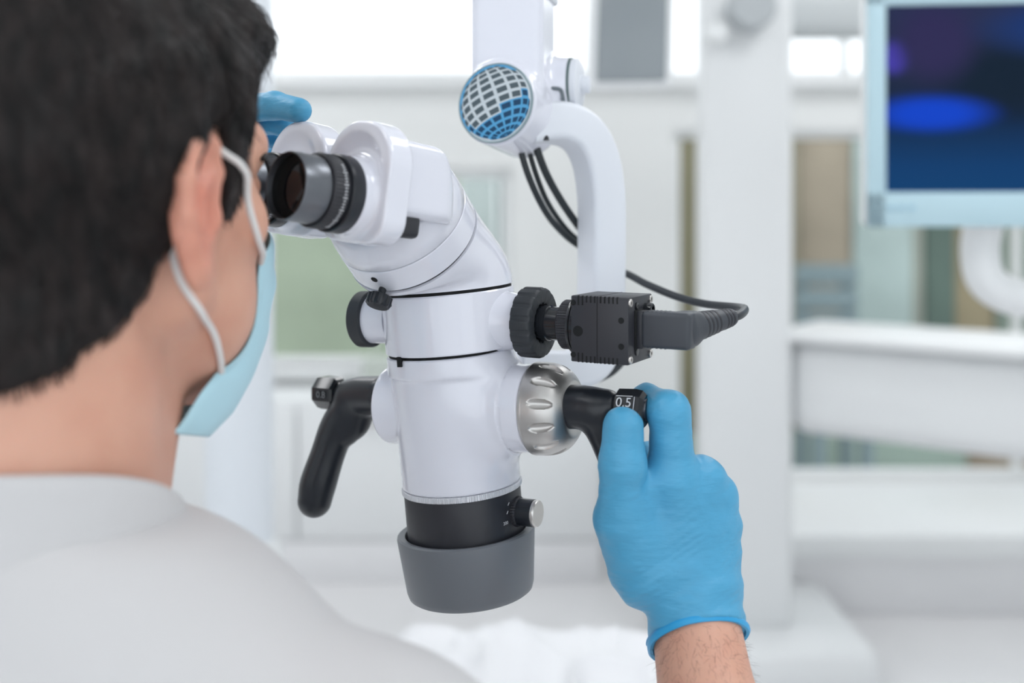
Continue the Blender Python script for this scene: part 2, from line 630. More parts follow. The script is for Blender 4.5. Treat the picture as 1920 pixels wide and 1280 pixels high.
bench = thing('wall_bench', 'long low white bench with thick top under the right window', 'bench', (1.6, 3.63, 0.0))
m = MB(); wallbox(m, 0.58, 2.75, 3.30, RF, 0.175, 0.255, 0.012); m.obj('bench_top', FRAME, bench)
m = MB(); wallbox(m, 0.59, 2.74, 3.315, RF, 0.0, 0.176, 0.004); m.obj('base', mat('plinth_grey', (0, 0, 0)), bench)

# ------------------------------------------------------------------ dental unit column on the right
CD = 2.9
unit_o = P(1399, 400, CD) * (1, 1, 0)
dunit = thing('dental_unit', 'tall white column with broad foot and side tray at the right', 'dental unit', unit_o)
cx0, cx1 = (1316 - CX) / FPX * CD, (1490 - CX) / FPX * CD
m = MB(); m.box(WF, ((cx0 + cx1) / 2, CD + 0.06, 1.0), (cx1 - cx0, 0.12, 1.78), 0.03, 4); m.obj('column', UNITW, dunit)
m = MB(); wallbox(m, cx0 - 0.10, 0.945, 2.72, 3.28, 0.0, 0.125, 0.03); m.obj('foot', UNITW, dunit)
tr_dir = np.array([0.794, -0.608, 0.0])
tf = Frame(np.array([0.775, 2.93, 0.0]), tr_dir, np.array([0.608, 0.794, 0]), (0, 0, 1), 1.0)
m = MB(); m.box(tf, (0.42, 0.16, 0.775), (0.92, 0.30, 0.27), 0.06, 5); tray = m.obj('tray_housing', UNITW, dunit)
m = MB(); m.box(tf, (0.42, 0.14, 0.915), (0.96, 0.36, 0.03), 0.012, 3); m.obj('tray_top', FRAME, tray)
# joint and overhead arm
m = MB(); m.box(WF, (0.86, CD + 0.13, 1.815), (0.62, 0.17, 0.13), 0.04, 4); m.obj('overhead_arm', mat('grey_arm', (0.60, 0.63, 0.64), 0.4), dunit)
ff = axis_frame((0.64, CD - 0.06, 1.80), (0, -1, 0), scale=1.0)
m = MB(); m.lathe(ff, [(0.0, 0.03), (0.055, 0.03), (0.062, 0.02), (0.062, -0.09), (0, -0.09)], 40); m.obj('joint', mat('joint_grey', (0.50, 0.53, 0.55), 0.35), dunit)
m = MB(); m.lathe(axis_frame((0.55, CD - 0.03, 1.735), (0, -1, 0), scale=1.0), [(0, 0.03), (0.026, 0.03), (0.03, 0.02), (0.03, -0.06), (0, -0.06)], 32); m.obj('release_button', FRAME, dunit)

# monitor at the right edge
MD = 1.7
mo = P(1625, 425, MD)
mdir = unit(np.array([1.0, -0.10, 0]))
mon = Frame(mo, mdir, np.array([-mdir[1], mdir[0], 0]), (0, 0, 1), 1.0)
mt = thing('monitor', 'flat monitor with pale blue bezel and dark blue screen picture', 'monitor', mo + np.array([0.25, 0, 0]))
BEZ = mat('pale_blue_bezel', srgb(186, 214, 224), 0.35)
m = MB(); m.box(mon, (0.27, 0.03, 0.19), (0.54, 0.05, 0.38), 0.012, 3); m.obj('back_shell', FRAME, mt)
m = MB()
for c, s in (((0.0145, 0.0, 0.19), (0.029, 0.014, 0.38)), ((0.5255, 0.0, 0.19), (0.029, 0.014, 0.38)),
             ((0.27, 0.0, 0.0275), (0.54, 0.014, 0.055)), ((0.27, 0.0, 0.3655), (0.54, 0.014, 0.029))):
    m.box(mon, c, s, 0.003, 2)
m.obj('bezel', BEZ, mt)


def screen_mat():
    m = bpy.data.materials.new('screen_picture')
    m.use_nodes = True
    nt = m.node_tree
    b = nt.nodes['Principled BSDF']
    tc = nt.nodes.new('ShaderNodeTexCoord')
    b.inputs['Base Color'].default_value = (0.004, 0.006, 0.012, 1)
    b.inputs['Roughness'].default_value = 0.35
    b.inputs['Specular IOR Level'].default_value = 0.06

    def rgb(c):
        n = nt.nodes.new('ShaderNodeRGB'); n.outputs[0].default_value = (*c, 1); return n.outputs[0]
    base = nt.nodes.new('ShaderNodeValToRGB')
    sep = nt.nodes.new('ShaderNodeSeparateXYZ')
    nt.links.new(tc.outputs['Generated'], sep.inputs[0])
    nt.links.new(sep.outputs['Z'], base.inputs['Fac'])
    els = base.color_ramp.elements
    els[0].position, els[0].color = 0.0, (*srgb(0, 62, 112), 1)
    els[1].position, els[1].color = 1.0, (*srgb(38, 44, 78), 1)
    for p_, c_ in ((0.14, (0, 58, 108)), (0.42, (2, 30, 60)), (0.62, (26, 36, 62))):
        e = els.new(p_); e.color = (*srgb(*c_), 1)
    cur = base.outputs['Color']
    # colour spots of the picture: (x, z, rx, rz, colour)
    for (x, z, rx, rz, c) in ((0.40, 0.60, 0.34, 0.28, (3, 24, 40)), (0.15, 0.42, 0.26, 0.13, (0, 66, 205)), (0.03, 0.72, 0.07, 0.12, (72, 62, 175)),
                              (0.16, 0.80, 0.18, 0.30, (44, 38, 80)), (0.62, 0.86, 0.4, 0.2, (16, 50, 110))):
        mp = nt.nodes.new('ShaderNodeMapping')
        mp.vector_type = 'POINT'
        mp.inputs['Location'].default_value = (-x / rx, 0, -z / rz)
        mp.inputs['Scale'].default_value = (1 / rx, 0, 1 / rz)
        nt.links.new(tc.outputs['Generated'], mp.inputs['Vector'])
        g = nt.nodes.new('ShaderNodeTexGradient'); g.gradient_type = 'SPHERICAL'
        nt.links.new(mp.outputs[0], g.inputs['Vector'])
        sm = nt.nodes.new('ShaderNodeMapRange'); sm.interpolation_type = 'SMOOTHSTEP'
        sm.inputs['From Max'].default_value = 0.7
        nt.links.new(g.outputs['Fac'], sm.inputs['Value'])
        mx = nt.nodes.new('ShaderNodeMix'); mx.data_type = 'RGBA'
        nt.links.new(sm.outputs[0], mx.inputs['Factor'])
        nt.links.new(cur, mx.inputs[6])
        nt.links.new(rgb(srgb(*c)), mx.inputs[7])
        cur = mx.outputs[2]
    nt.links.new(cur, b.inputs['Emission Color'])
    b.inputs['Emission Strength'].default_value = 0.5
    return m


m = MB(); m.box(mon, (0.27, 0.004, 0.2035), (0.484, 0.004, 0.299)); m.obj('screen', screen_mat(), mt, smooth=False)
m = MB()
for k in range(3):
    m.box(mon, (0.035 + 0.016 * k, -0.008, 0.03), (0.010, 0.004, 0.007), 0.0015)
m.obj('buttons', mat('bezel_button', srgb(160, 196, 214), 0.4), mt)
m = MB(); m.tube([P(1845, 415, 1.76), P(1838, 470, 1.76), P(1850, 525, 1.755), P(1900, 556, 1.75), P(1990, 560, 1.75), P(2120, 556, 1.75)], 0.031, 24)
m.obj('curved_arm', UNITW, mt)
m = MB(); wallbox(m, 1.0, 1.06, 1.72, 1.78, 0.0, 1.13, 0.015); pole = m.obj('pole', UNITW, mt)
m = MB(); wallbox(m, 0.85, 1.21, 1.56, 1.94, 0.0, 0.05, 0.015); m.obj('foot', UNITW, mt)

# grey screen hanging above the suspension arm
GD = 1.95
g0 = P(1178, 160, GD)
gt = thing('hanging_screen', 'grey switched-off screen hanging above the curved microscope arm', 'screen', g0)
gz = unit(np.array([0.04, 0.10, 1.0]))
gf = Frame(g0, (1, -0.10, 0), np.cross(gz, unit(np.array([1, -0.10, 0]))), gz, 1.0)
m = MB(); m.box(gf, (0, 0.018, 0.16), (0.160, 0.03, 0.33), 0.012, 3); m.obj('shell', UNITW, gt)
m = MB(); m.box(gf, (0.004, 0.0, 0.170), (0.128, 0.008, 0.325), 0.004, 2); m.obj('glass', mat('grey_screen_glass', (0.26, 0.29, 0.31), 0.22), gt)
m = MB(); m.tube([gf.w((0, 0.03, 0.28)), gf.w((0, 0.16, 0.30)), P(1178, 0, GD + 0.24) + np.array([0, 0, 0.3]), np.array([0.22, GD + 0.25, 2.3]), np.array([0.22, GD + 0.25, 2.8])], 0.022, 16); m.obj('hanger', UNITW, gt)

# stand column behind the head
sc_o = np.array([-0.5115, 2.0, 0.0])
st = thing('stand_column', 'round pale column with a collar standing behind the masked person', 'column', sc_o)
f = Frame(sc_o, (1, 0, 0), (0, 1, 0), (0, 0, 1), 1.0)
m = MB(); m.lathe(f, [(0.063, 0.56), (0.063, 1.86), (0.058, 1.87)], 48); m.obj('pole', mat('pale_blue_white_metal', (0.76, 0.80, 0.85), 0.3), st)
m = MB(); m.lathe(f, [(0.066, 0.555), (0.078, 0.57), (0.080, 0.60), (0.078, 0.625), (0.066, 0.64)], 48); m.obj('collar', UNITW, st)
m = MB(); m.lathe(f, [(0.074, 0.05), (0.074, 0.56)], 48); m.obj('lower_tube', UNITW, st)
m = MB(); m.lathe(f, [(0.26, 0.0), (0.27, 0.01), (0.27, 0.04), (0.24, 0.06), (0.075, 0.07)], 48); m.obj('foot', UNITW, st)

# treatment chair and white sheet
chair = thing('treatment_chair', 'treatment chair back with padded cushion beneath the white sheet', 'chair', (0.04, 1.35, 0.0))
m = MB(); m.box(WF, (0.04, 1.40, 0.50), (0.40, 0.66, 0.11), 0.045, 5); m.obj('cushion', mat('chair_vinyl', (0.72, 0.74, 0.77), 0.4), chair)
m = MB(); m.box(WF, (0.04, 1.45, 0.255), (0.20, 0.26, 0.41), 0.03, 3); m.obj('pedestal', UNITW, chair)
m = MB(); m.box(WF, (0.04, 1.45, 0.03), (0.40, 0.60, 0.06), 0.02, 3); m.obj('foot', UNITW, chair)

nx, ny = 150, 150
gx, gy = np.meshgrid(np.linspace(-0.24, 0.32, nx), np.linspace(1.0, 1.80, ny), indexing='ij')
q = np.stack([gx.ravel(), gy.ravel(), np.zeros(nx * ny)], 1)
warp = q.copy(); warp[:, 0] += 0.04 * vnoise(q * 6 + 3); warp[:, 1] += 0.05 * vnoise(q * 5 + 9)
ridge = 1 - np.abs(vnoise(warp * (9, 5, 1) + 1.7))
ridge2 = 1 - np.abs(vnoise(warp * (17, 11, 1) + 5.1))
z = 0.570 + 0.030 * ridge ** 3 + 0.012 * ridge2 ** 3 + 0.02 * vnoise(q * 3 + 4)
z += 0.040 * np.exp(-((q[:, 0] - 0.005) / 0.05) ** 2 - ((q[:, 1] - 1.58) / 0.14) ** 2)
ed = np.maximum(np.maximum(np.abs(q[:, 0] - 0.04) - 0.19, 0) / 0.08, np.maximum(np.abs(q[:, 1] - 1.40) - 0.32, 0) / 0.07)
z -= 0.10 * np.clip(ed, 0, 1) ** 1.5
q[:, 2] = z
F = [(i * ny + j, (i + 1) * ny + j, (i + 1) * ny + j + 1, i * ny + j + 1) for i in range(nx - 1) for j in range(ny - 1)]
q2 = q.copy(); q2[:, 2] -= 0.003
nv = len(q)
F2 = [tuple(k + nv for k in f[::-1]) for f in F]
sheet = obj('white_sheet', np.vstack([q, q2]), F + F2, mat('white_cloth', (0.80, 0.805, 0.83), 0.85, bump=(250, 0.15)), angle=0,
            label='crumpled white sheet spread over the chair back below the microscope', category='sheet')
# ------------------------------------------------------------------ operating microscope
TAU = math.radians(5.0)
c27, s27 = math.cos(math.radians(27)), math.sin(math.radians(27))
O = P(844, 655, 0.78)
kM = np.array([-math.sin(TAU), 0, math.cos(TAU)])
r0, f0 = np.array([c27, -s27, 0]), np.array([s27, c27, 0])
rM = unit(r0 - np.dot(r0, kM) * kM)
fM = np.cross(kM, rM)
M = Frame(O, rM, fM, kM)
scope = thing('surgical_microscope', 'white surgical microscope with black eyepieces, nickel knob and grey lower ring', 'microscope', O - 0.18 * kM)

BL, BR = P(733, 757, 0.803), P(1007, 765, 0.749)
rb = unit(BR - BL)
bl, br = M.l(BL), M.l(BR)
rbl = unit(br - bl)


def lower(p):
    d = sd_cyl(p, (0, 0, -15), (0, 0, -1), 46.5, 1.2)
    d = smin(d, sd_cyl(p, (0, 0, -97), (0, 0, -6), 43.2, 1.0, 44.0), 3)
    t = sd_cyl(p, br - rbl * 16, br - rbl * 74, 30.8, 1.5)
    t = smin(t, sd_cyl(p, br - rbl * 30, (0, 0, -60), 27, 8), 14)
    d = smin(d, t, 16)
    d = smin(d, sd_cyl(p, br - rbl * 1.0, br - rbl * 30, 30.8, 1.0), 1.5)
    d = smin(d, sd_cyl(p, bl, bl + rbl * 30, 29.0, 3.5), 2)
    # recessed seam on the right boss and alignment slot under the upper joint
    s = br - rbl * 15.6
    ax = (p - s) @ rbl
    rad = np.linalg.norm(p - s - ax[:, None] * rbl, axis=1)
    d = smax(d, -np.maximum(np.abs(ax) - 0.35, 30.2 - rad), 0.3)
    d = smax(d, -sd_cone(p, (-14.5, -47, 4), (-14.5, -47, -4), 1.9, 1.9), 0.4)
    return d


V, F = sdf_mesh(lower, (-75, -55, -102), (85, 55, 6), 1.5)
low = obj('lower_housing', M.w(V), F, WHITE, scope, angle=0)
mb = MB(); mb.lathe(M, [(44.6, -1.2), (44.6, 1.8)], 96); mb.obj('lower_seam', DARK, scope)
mb = MB(); mb.box(M, (-14.5, -45, -1.5), (3.4, 3.0, 7)); mb.obj('slot', DARK, low)
M2 = Frame(M.w((2.1, 0, 0)), rM, fM, kM)
mb = MB(); mb.lathe(M2, [(43, 1.3), (47.6, 1.3), (48.4, 2.1), (48.6, 42.2), (47.8, 43.2), (40, 43.2)], 120); mid = mb.obj('middle_housing', WHITE, scope)
mb = MB(); mb.box(M, (-20, -43.0, 39.2), (5, 3, 4), 0.8); mb.obj('index_notch', DARK, mid)
mb = MB(); mb.lathe(M2, [(46.8, 43.0), (46.8, 46.2)], 96); mb.obj('upper_seam', DARK, scope)

# side port on the left: white tube with black ring
LP = P(682, 598, 0.80)
lpf = axis_frame(LP, -rb)
mb = MB(); mb.lathe(lpf, [(18.2, -28), (18.2, -2), (17, -1)], 64); mb.obj('left_port_tube', WHITE, scope)
mb = MB(); mb.lathe(lpf, [(18.4, -9), (20.2, -9), (21, -8), (21, 1), (20, 2.2), (17.5, 2.2), (16.5, 0)], 72); mb.obj('left_port_ring', RUBBER, scope)

# right camera port
CA = P(983, 603, 0.752)
CB = np.array([0.0858, 0.7116, EYE - (622 - HY) / FPX * 0.692])
rc = unit(CB - CA)
pf = axis_frame(CA, rc)
mb = MB(); mb.lathe(pf, [(25, -26), (22.4, -18), (20.4, -11), (19.4, -5), (19, 0.4), (16, 0.6)], 48); mb.obj('right_port_tube', WHITE, scope)


def scal(n, depth, width, zlo, zhi):
    def fn(r, a, z, i):
        if zlo <= z <= zhi:
            ph = np.abs(((a / (2 * math.pi) * n) % 1) - 0.5) * 2
            return r - depth * np.clip((width - ph) / 0.10, 0, 1)
        return r
    return fn


mb = MB(); mb.lathe(pf, [(22.5, 0), (24.2, 0.6), (24.8, 1.6), (24.8, 13.0), (24.2, 14.6), (23, 15.4), (15.5, 15.4), (14.2, 14.5), (13.6, 9), (13.0, 9)], 216, scal(16, 0.9, 0.42, 0.5, 14.7))
pk = mb.obj('port_knob', RUBBER, scope)
mb = MB(); mb.lathe(pf, [(12.4, 8), (12.4, 20), (11.6, 20.4), (11.6, 34)], 64); mb.obj('port_neck', BLACKG, scope)

# knurled nickel knob and boss
kf = axis_frame(BR, rb)


def scoops(r, a, z, i):
    if i < 4 or i > 30:
        return r
    t = (i - 4) / 26.0
    ph = np.abs(((a / (2 * math.pi) * 12) % 1) - 0.5) / 12 * 2 * math.pi * 25
    u = (t - 0.50) / 0.30
    m = np.clip(1 - u * u - (ph / 2.9) ** 2, 0, 1)
    return r - 3.3 * np.sqrt(m)


prof = [(29.5, -0.8), (31.2, -0.8), (32.2, 0.2), (32.4, 1.6)]
for k in range(27):
    t = k / 26.0
    prof.append((32.3 - 0.6 * t - 11.5 * t ** 3.6, 2.0 + 27.5 * t - 1.0 * t ** 5))
prof += [(19.0, 29.0), (16.0, 28.4)]
mb = MB(); mb.lathe(kf, prof, 432, scoops); mb.obj('nickel_knob', STEEL, scope, angle=50)

# objective: knurled ring, black barrel, grey cup, focus knob
mb = MB(); mb.lathe(M, [(42, -101.5), (43.4, -101.2), (43.6, -100.6), (43.6, -97.6), (43.2, -97.2), (40, -97.0)], 720,
                    lambda r, a, z, i: r + (0.35 * np.sign(np.sin(a * 180)) if i in (2, 3) else 0)); mb.obj('knurled_ring', KNURL, scope)
mb = MB(); mb.lathe(M, [(38, -101), (42.3, -101.2), (42.6, -101.8), (42.6, -137.5), (41.4, -138.4), (41.4, -143), (20, -143)], 120); barrel = mb.obj('objective_barrel', BLACK, scope)
mb = MB(); mb.lathe(M, [(43.6, -150), (43.6, -133.5), (44.6, -131.8), (48.4, -131.2), (50.0, -132.2), (50.4, -134), (46.4, -172), (45.2, -175.8), (43.5, -177), (36, -177.4), (35, -176.5), (34, -160), (20, -159)], 120, close=False); mb.obj('objective_cup', GREY, scope)
mb = MB(); mb.lathe(M, [(0, -160), (20, -161), (34.2, -163)], 64); mb.obj('objective_lens', LENSG, scope)
KA = P(957, 957, 0.765)
obf = axis_frame(KA, unit(rb - 0.03 * kM))
mb = MB(); mb.lathe(obf, [(9.6, -4), (10.4, -3), (10.4, 7), (9.6, 7.8), (8.5, 8.0)], 180, lambda r, a, z, i: r + (0.25 * np.sign(np.sin(a * 36)) if i in (1, 2) else 0)); fk = mb.obj('focus_knob', BLACK, scope)
mb = MB(); mb.lathe(obf, [(9.0, 7.6), (9.6, 8.0), (9.6, 19.0), (9.2, 19.4)], 64); mb.obj('focus_knob_grip', SATINB, fk)
mb = MB(); mb.lathe(obf, [(9.3, 19.0), (9.5, 19.6), (9.4, 21.6), (8.9, 22.2)], 64); mb.obj('focus_knob_cap', SCREWM, fk)
# engraving near the focus knob
kl = M.l(KA)
mb = MB()
Vt, Ft = text_shape('200', 3.2)


def wrap(Vx, a0, z0, R, rise=0.06):
    a = a0 + Vx[:, 0] / R
    rr = R + rise + Vx[:, 2] * 2
    return M.w(np.stack([rr * np.cos(a), rr * np.sin(a), z0 + Vx[:, 1]], 1))


ka = math.atan2(kl[1], kl[0])
mb.add(wrap(Vt, ka - 0.36, kl[2] - 4.5, 42.6), Ft)
for a_, z_ in ((-0.30, 2.5), (-0.255, 8.0)):
    bm_ = MB(); bm_.box(WF, (0, 0, 0), (2.4, 0.5, 0.1))
    Vb = bm_.V[0].copy()
    rot = np.array([[math.cos(a_ * 3), -math.sin(a_ * 3)], [math.sin(a_ * 3), math.cos(a_ * 3)]])
    Vb[:, :2] = Vb[:, :2] @ rot
    mb.add(wrap(Vb, ka + a_, kl[2] + z_, 42.6), bm_.F)
mb.obj('distance_marking', PRINT, barrel, smooth=False)

# ---- inclined coupler, tilt ring, binocular cup
n = unit(np.array([-0.337, -0.662, 0.669]))
CG = P(749, 408, 0.733)
vB = unit(np.cross(n, rM))
vB = -vB if vB[2] < 0 else vB
uB = unit(np.cross(vB, n))
if np.dot(uB, rM) < 0:
    uB = -uB
NF = Frame(CG, uB, vB, np.cross(uB, vB))
if np.dot(NF.R[:, 2], n) < 0:
    NF = Frame(CG, uB, -vB, n)
CBk = CG - 0.0225 * n
rows = []
SEG, NT = 120, 28
ph = np.arange(SEG) / SEG * 2 * math.pi
A = M2.w(np.stack([48.2 * np.cos(ph), 48.2 * np.sin(ph), np.full(SEG, 45.5)], 1))
Bp = CBk + 0.0485 * (np.cos(ph)[:, None] * uB + np.sin(ph)[:, None] * vB)
ch = np.linalg.norm(Bp - A, axis=1)[:, None]
for t in np.linspace(0, 1, NT):
    h00, h10, h01, h11 = 2 * t ** 3 - 3 * t ** 2 + 1, t ** 3 - 2 * t ** 2 + t, -2 * t ** 3 + 3 * t ** 2, t ** 3 - t ** 2
    rows.append(h00 * A + h10 * 1.05 * ch * kM + h01 * Bp + h11 * 1.25 * ch * n)
inA = rows[0] * 0.85 + M2.w((0, 0, 45.5)) * 0.15
inB = rows[-1] * 0.85 + CBk * 0.15
V = np.concatenate([inA] + rows + [inB])
nr = NT + 2
F = [(i * SEG + j, i * SEG + (j + 1) % SEG, (i + 1) * SEG + (j + 1) % SEG, (i + 1) * SEG + j) for i in range(nr - 1) for j in range(SEG)]
coup = obj('inclined_coupler', V, F, WHITE, scope, angle=50)
mb = MB(); mb.lathe(NF, [(46.2, -23.2), (46.2, -19.4)], 96); mb.obj('joint_seam', DARK, scope)
mb = MB(); mb.lathe(NF, [(45, -20.4), (47.6, -20.4), (48.2, -19.8), (48.2, -1.2), (47.8, -0.7), (45, -0.7)], 120); tilt = mb.obj('tilt_ring', WHITE, scope)
mb = MB(); mb.lathe(NF, [(47.2, -0.9), (47.2, 0.2)], 96); mb.obj('thin_seam', mat('seam_grey', (0.22, 0.22, 0.24), 0.6), scope)
mb = MB(); mb.lathe(NF, [(45, 0), (47.8, 0), (48.2, 0.5), (47.6, 10), (46.2, 19), (44.8, 22.5), (42, 24.2), (34, 24.6), (28, 23), (0.0, 22.5)], 120); mb.obj('binocular_cup', WHITE, scope, angle=50)


def on_ring(px, py, zl):
    """point of the tilt ring's cylinder seen at a pixel: nearest to the ray among angles at height zl"""
    best = None
    for k in range(720):
        a = k / 720 * 2 * math.pi
        q = NF.w((48.2 * math.cos(a), 48.2 * math.sin(a), zl))
        x, y = proj(q)
        d = (x - px) ** 2 + (y - py) ** 2 + (0 if q[1] < CG[1] else 1e6)
        if best is None or d < best[0]:
            best = (d, q, a)
    return best[1], NF.d((math.cos(best[2]), math.sin(best[2]), 0))


q, nn = on_ring(703, 516, -8)
hf = axis_frame(q - nn * 0.0002, nn)
mb = MB(); mb.lathe(hf, [(2.4, -1), (2.4, 0.5), (0, 0.45)], 24); mb.obj('screw_hole', DARK, tilt)
q, nn = on_ring(718, 540, -18)
tf2 = axis_frame(q, unit(nn - 0.25 * n))
mb = MB(); mb.lathe(tf2, [(2.6, -2), (2.6, 5)], 24); ts = mb.obj('thumb_screw', SATINB, scope)
mb = MB(); mb.lathe(tf2, [(7.0, 4.5), (8.2, 5.2), (8.2, 11.6), (7.2, 12.8), (0, 13)], 96, lambda r, a, z, i: r + (0.45 * np.cos(a * 12) if i in (1, 2) else 0)); mb.obj('thumb_screw_head', SATINB, ts)

# ---- binocular head
Q = P(641, 365, 0.655)
dB = unit(np.array([0.68, 0.73, -0.12]))
ra = unit(np.cross(dB, (0, 0, 1)))
ub = np.cross(ra, dB)
rl = math.radians(-3.0)
ra, ub = math.cos(rl) * ra + math.sin(rl) * ub, -math.sin(rl) * ra + math.cos(rl) * ub
B = Frame(Q, ra, ub, dB)
IPD = 66.0


def rrect(p, c, hw, hh, rad):
    q = np.abs(p[:, :2] - np.asarray(c)) - np.array([hw - rad, hh - rad])
    return np.linalg.norm(np.maximum(q, 0), axis=1) + np.minimum(q.max(1), 0) - rad


def ocular(p):
    pl = rrect(p, (1.0, 11), 32.0, 37, 29)
    pr = rrect(p, (1.0, 3), 32.0, 31, 16)
    pl = np.where(p[:, 1] > 3, pl, np.minimum(pl, pr))
    dz = np.abs(p[:, 2] - 17.5) - 9.5
    e = 2.6
    d = np.minimum(np.maximum(pl + e, dz + e), 0) + np.sqrt(np.maximum(pl + e, 0) ** 2 + np.maximum(dz + e, 0) ** 2) - e
    dish = sd_ell(p, (-1, 14, 6.5), (26, 27, 7))
    d = smax(d, -dish, 2.5)
    d = smin(d, sd_cyl(p, (0, 0, -0.5), (0, 0, 26), 24.6, 0.8, 27.5), 6)
    return d


V, F = sdf_mesh(ocular, (-42, -40, -4), (42, 52, 32), 1.3)
for s_ in (0, 1):
    sh = np.array([-IPD * s_, 0, 0])
    oh = obj('ocular_housing', B.w(V + sh), F, WHITE, scope, angle=0)
    ef = Frame(B.w(sh), B.R[:, 0], B.R[:, 1], B.R[:, 2])
    mb = MB(); mb.lathe(ef, [(19.0, -38), (19.7, -41.5), (20.2, -41.7), (20.6, -41.0), (20.9, -24), (20.6, -22.6), (18, -22.4)], 96, close=False); ec = mb.obj('eyepiece_sleeve', GUNMETAL, scope)
    mb = MB(); mb.lathe(ef, [(19.75, -41.3), (19.2, -34), (15, -32)], 64, close=False); mb.obj('eyecup_lining', DARK, ec)
    mb = MB(); mb.lathe(ef, [(0, -27.5), (9, -28), (19.3, -33)], 64, close=False); mb.obj('eyepiece_lens', LENSG, ec)
    mb = MB(); mb.lathe(ef, [(20, -22.6), (22.0, -22.6), (22.8, -21.6), (22.8, -12.4), (22.0, -11.6), (21.6, -11.4), (21.6, -9.8)], 240,
                        lambda r, a, z, i: r + (0.22 * np.cos(a * 60) if i in (2, 3) else 0)); fr_ = mb.obj('dioptre_ring', BLACK, scope)
    mb = MB(); mb.lathe(ef, [(21, -9.9), (23.4, -9.9), (24.2, -9.2), (24.5, -1.0), (24.0, -0.3), (20, -0.2)], 96); mb.obj('eyepiece_base', SATINB, scope)
    mb = MB()
    for k in range(24):
        a = -1.15 + k * 0.085
        e1, e2, e3 = ef.d((math.cos(a), math.sin(a), 0)), ef.d((-math.sin(a), math.cos(a), 0)), B.R[:, 2]
        tfm = Frame(ef.w((23.05 * math.cos(a), 23.05 * math.sin(a), -14.6)), e2, e3, e1)
        mb.box(tfm, (0, 0, 0), (0.7, 3.0 if k % 4 == 0 else 1.7, 0.25))
    mb.obj('dioptre_marking', PRINT, fr_, smooth=False)


def central(p):
    d = sd_box(p, (-33, 15, 52), (59, 24, 32), 7)
    d = smax(d, (p - (0, 38, 58)) @ unit((0, 0.75, 0.8)), 5)
    d = smax(d, (p - (26, 0, 70)) @ unit((0.75, 0.1, 0.75)), 6)
    d = smax(d, (p - (-92, 0, 70)) @ unit((-0.75, 0.1, 0.75)), 6)
    return d


V, F = sdf_mesh(central, (-98, -22, 14), (32, 44, 92), 1.6)
obj('prism_housing', B.w(V), F, WHITE, scope, angle=0)
mb = MB(); mb.box(B, (-33, 27, 22), (26, 16, 10), 1.0); mb.obj('bridge_plate', SATINB, scope)
mb = MB(); mb.box(B, (2, -14, 40), (42, 15, 16), 4.0, 3); mb.obj('gap_shade_block', BLACK, scope)  # black block added as the shade in the gap under the prism housing
mb = MB(); mb.lathe(NF, [(33, 23.5), (33, 36), (0, 36)], 64); mb.obj('gap_shade_disc', BLACK, scope)  # black disc above the cup, darkens the same gap by its colour

# ---- handles
BLf = axis_frame(BL, -rb)
pts = [P(716, 741, 0.806), P(680, 741, 0.820), P(661, 744, 0.827)]
grip = [P(661, 758, 0.829), P(634, 800, 0.831), P(615, 850, 0.829), P(597, 905, 0.826), P(590, 938, 0.824)]
gripr = [14.6, 14.2, 13.2, 14.4, 13.0]
web = [P(676, 770, 0.825), P(668, 795, 0.826), P(655, 812, 0.827)]
GW = Frame((0, 0, 0), (1, 0, 0), (0, 1, 0), (0, 0, 1))


def handle_sdf(pts, pr, grip, gripr, web, webr):
    a, b, c = [np.array(x) * 1000 for x in pts], [np.array(x) * 1000 for x in grip], [np.array(x) * 1000 for x in web]

    def fn(p):
        d = rope(p, a, pr)
        d = smin(d, rope(p, b, gripr), 5)
        return smin(d, rope(p, c, webr), 6)
    return fn


def bounds(*ls, pad=22):
    q = np.concatenate([np.array(l) for l in ls]) * 1000
    return q.min(0) - pad, q.max(0) + pad


lo, hi = bounds(pts, grip, web)
V, F = sdf_mesh(handle_sdf(pts, [14.6, 14.6, 14.4], grip, gripr, web, [11, 10.5, 8]), lo, hi, 1.6)
lh = obj('handle', GW.w(V), F, SATINB, scope, angle=0, label='black grip handle on the left side of the microscope')
LD = P(640, 737, 0.834)
ldf = axis_frame(LD, unit(-rb + 0.05 * kM))


def dial(parent, fr, flip=False):
    mb = MB()
    octm = lambda r, a, z, i: r * math.cos(math.pi / 8) / np.cos(((a + math.pi / 8) % (math.pi / 4)) - math.pi / 8) if i >= 1 else r
    mb.lathe(fr, [(9.5, -5), (9.5, 1), (11.6, 1.4), (13.2, 3.0), (13.5, 15), (12.6, 19.5), (10, 22.0), (0, 22.4)], 128, octm)
    d = mb.obj('dial', BLACKG, parent, angle=14)
    return d


ld = dial(lh, ldf)
# right handle
RA = P(1052, 765, 0.735)
rpts = [P(1045, 762, 0.738), P(1095, 763, 0.727), P(1135, 766, 0.720)]
rgrip = [P(1122, 775, 0.722), P(1142, 830, 0.728), P(1160, 880, 0.733), P(1184, 940, 0.737), P(1195, 970, 0.738)]
rweb = [P(1100, 785, 0.727), P(1112, 800, 0.727), P(1128, 815, 0.728)]
lo, hi = bounds(rpts, rgrip, rweb)
V, F = sdf_mesh(handle_sdf(rpts, [15.0, 14.9, 13.2], rgrip, [13, 12, 11, 13, 12.5], rweb, [5, 5, 5]), lo, hi, 1.6)
rh = obj('handle', GW.w(V), F, SATINB, scope, angle=0, label='black grip handle on the right held by the gloved hand')
RD = P(1153, 765, 0.7165)
rax = unit(P(1208, 768, 0.7085) - RD)
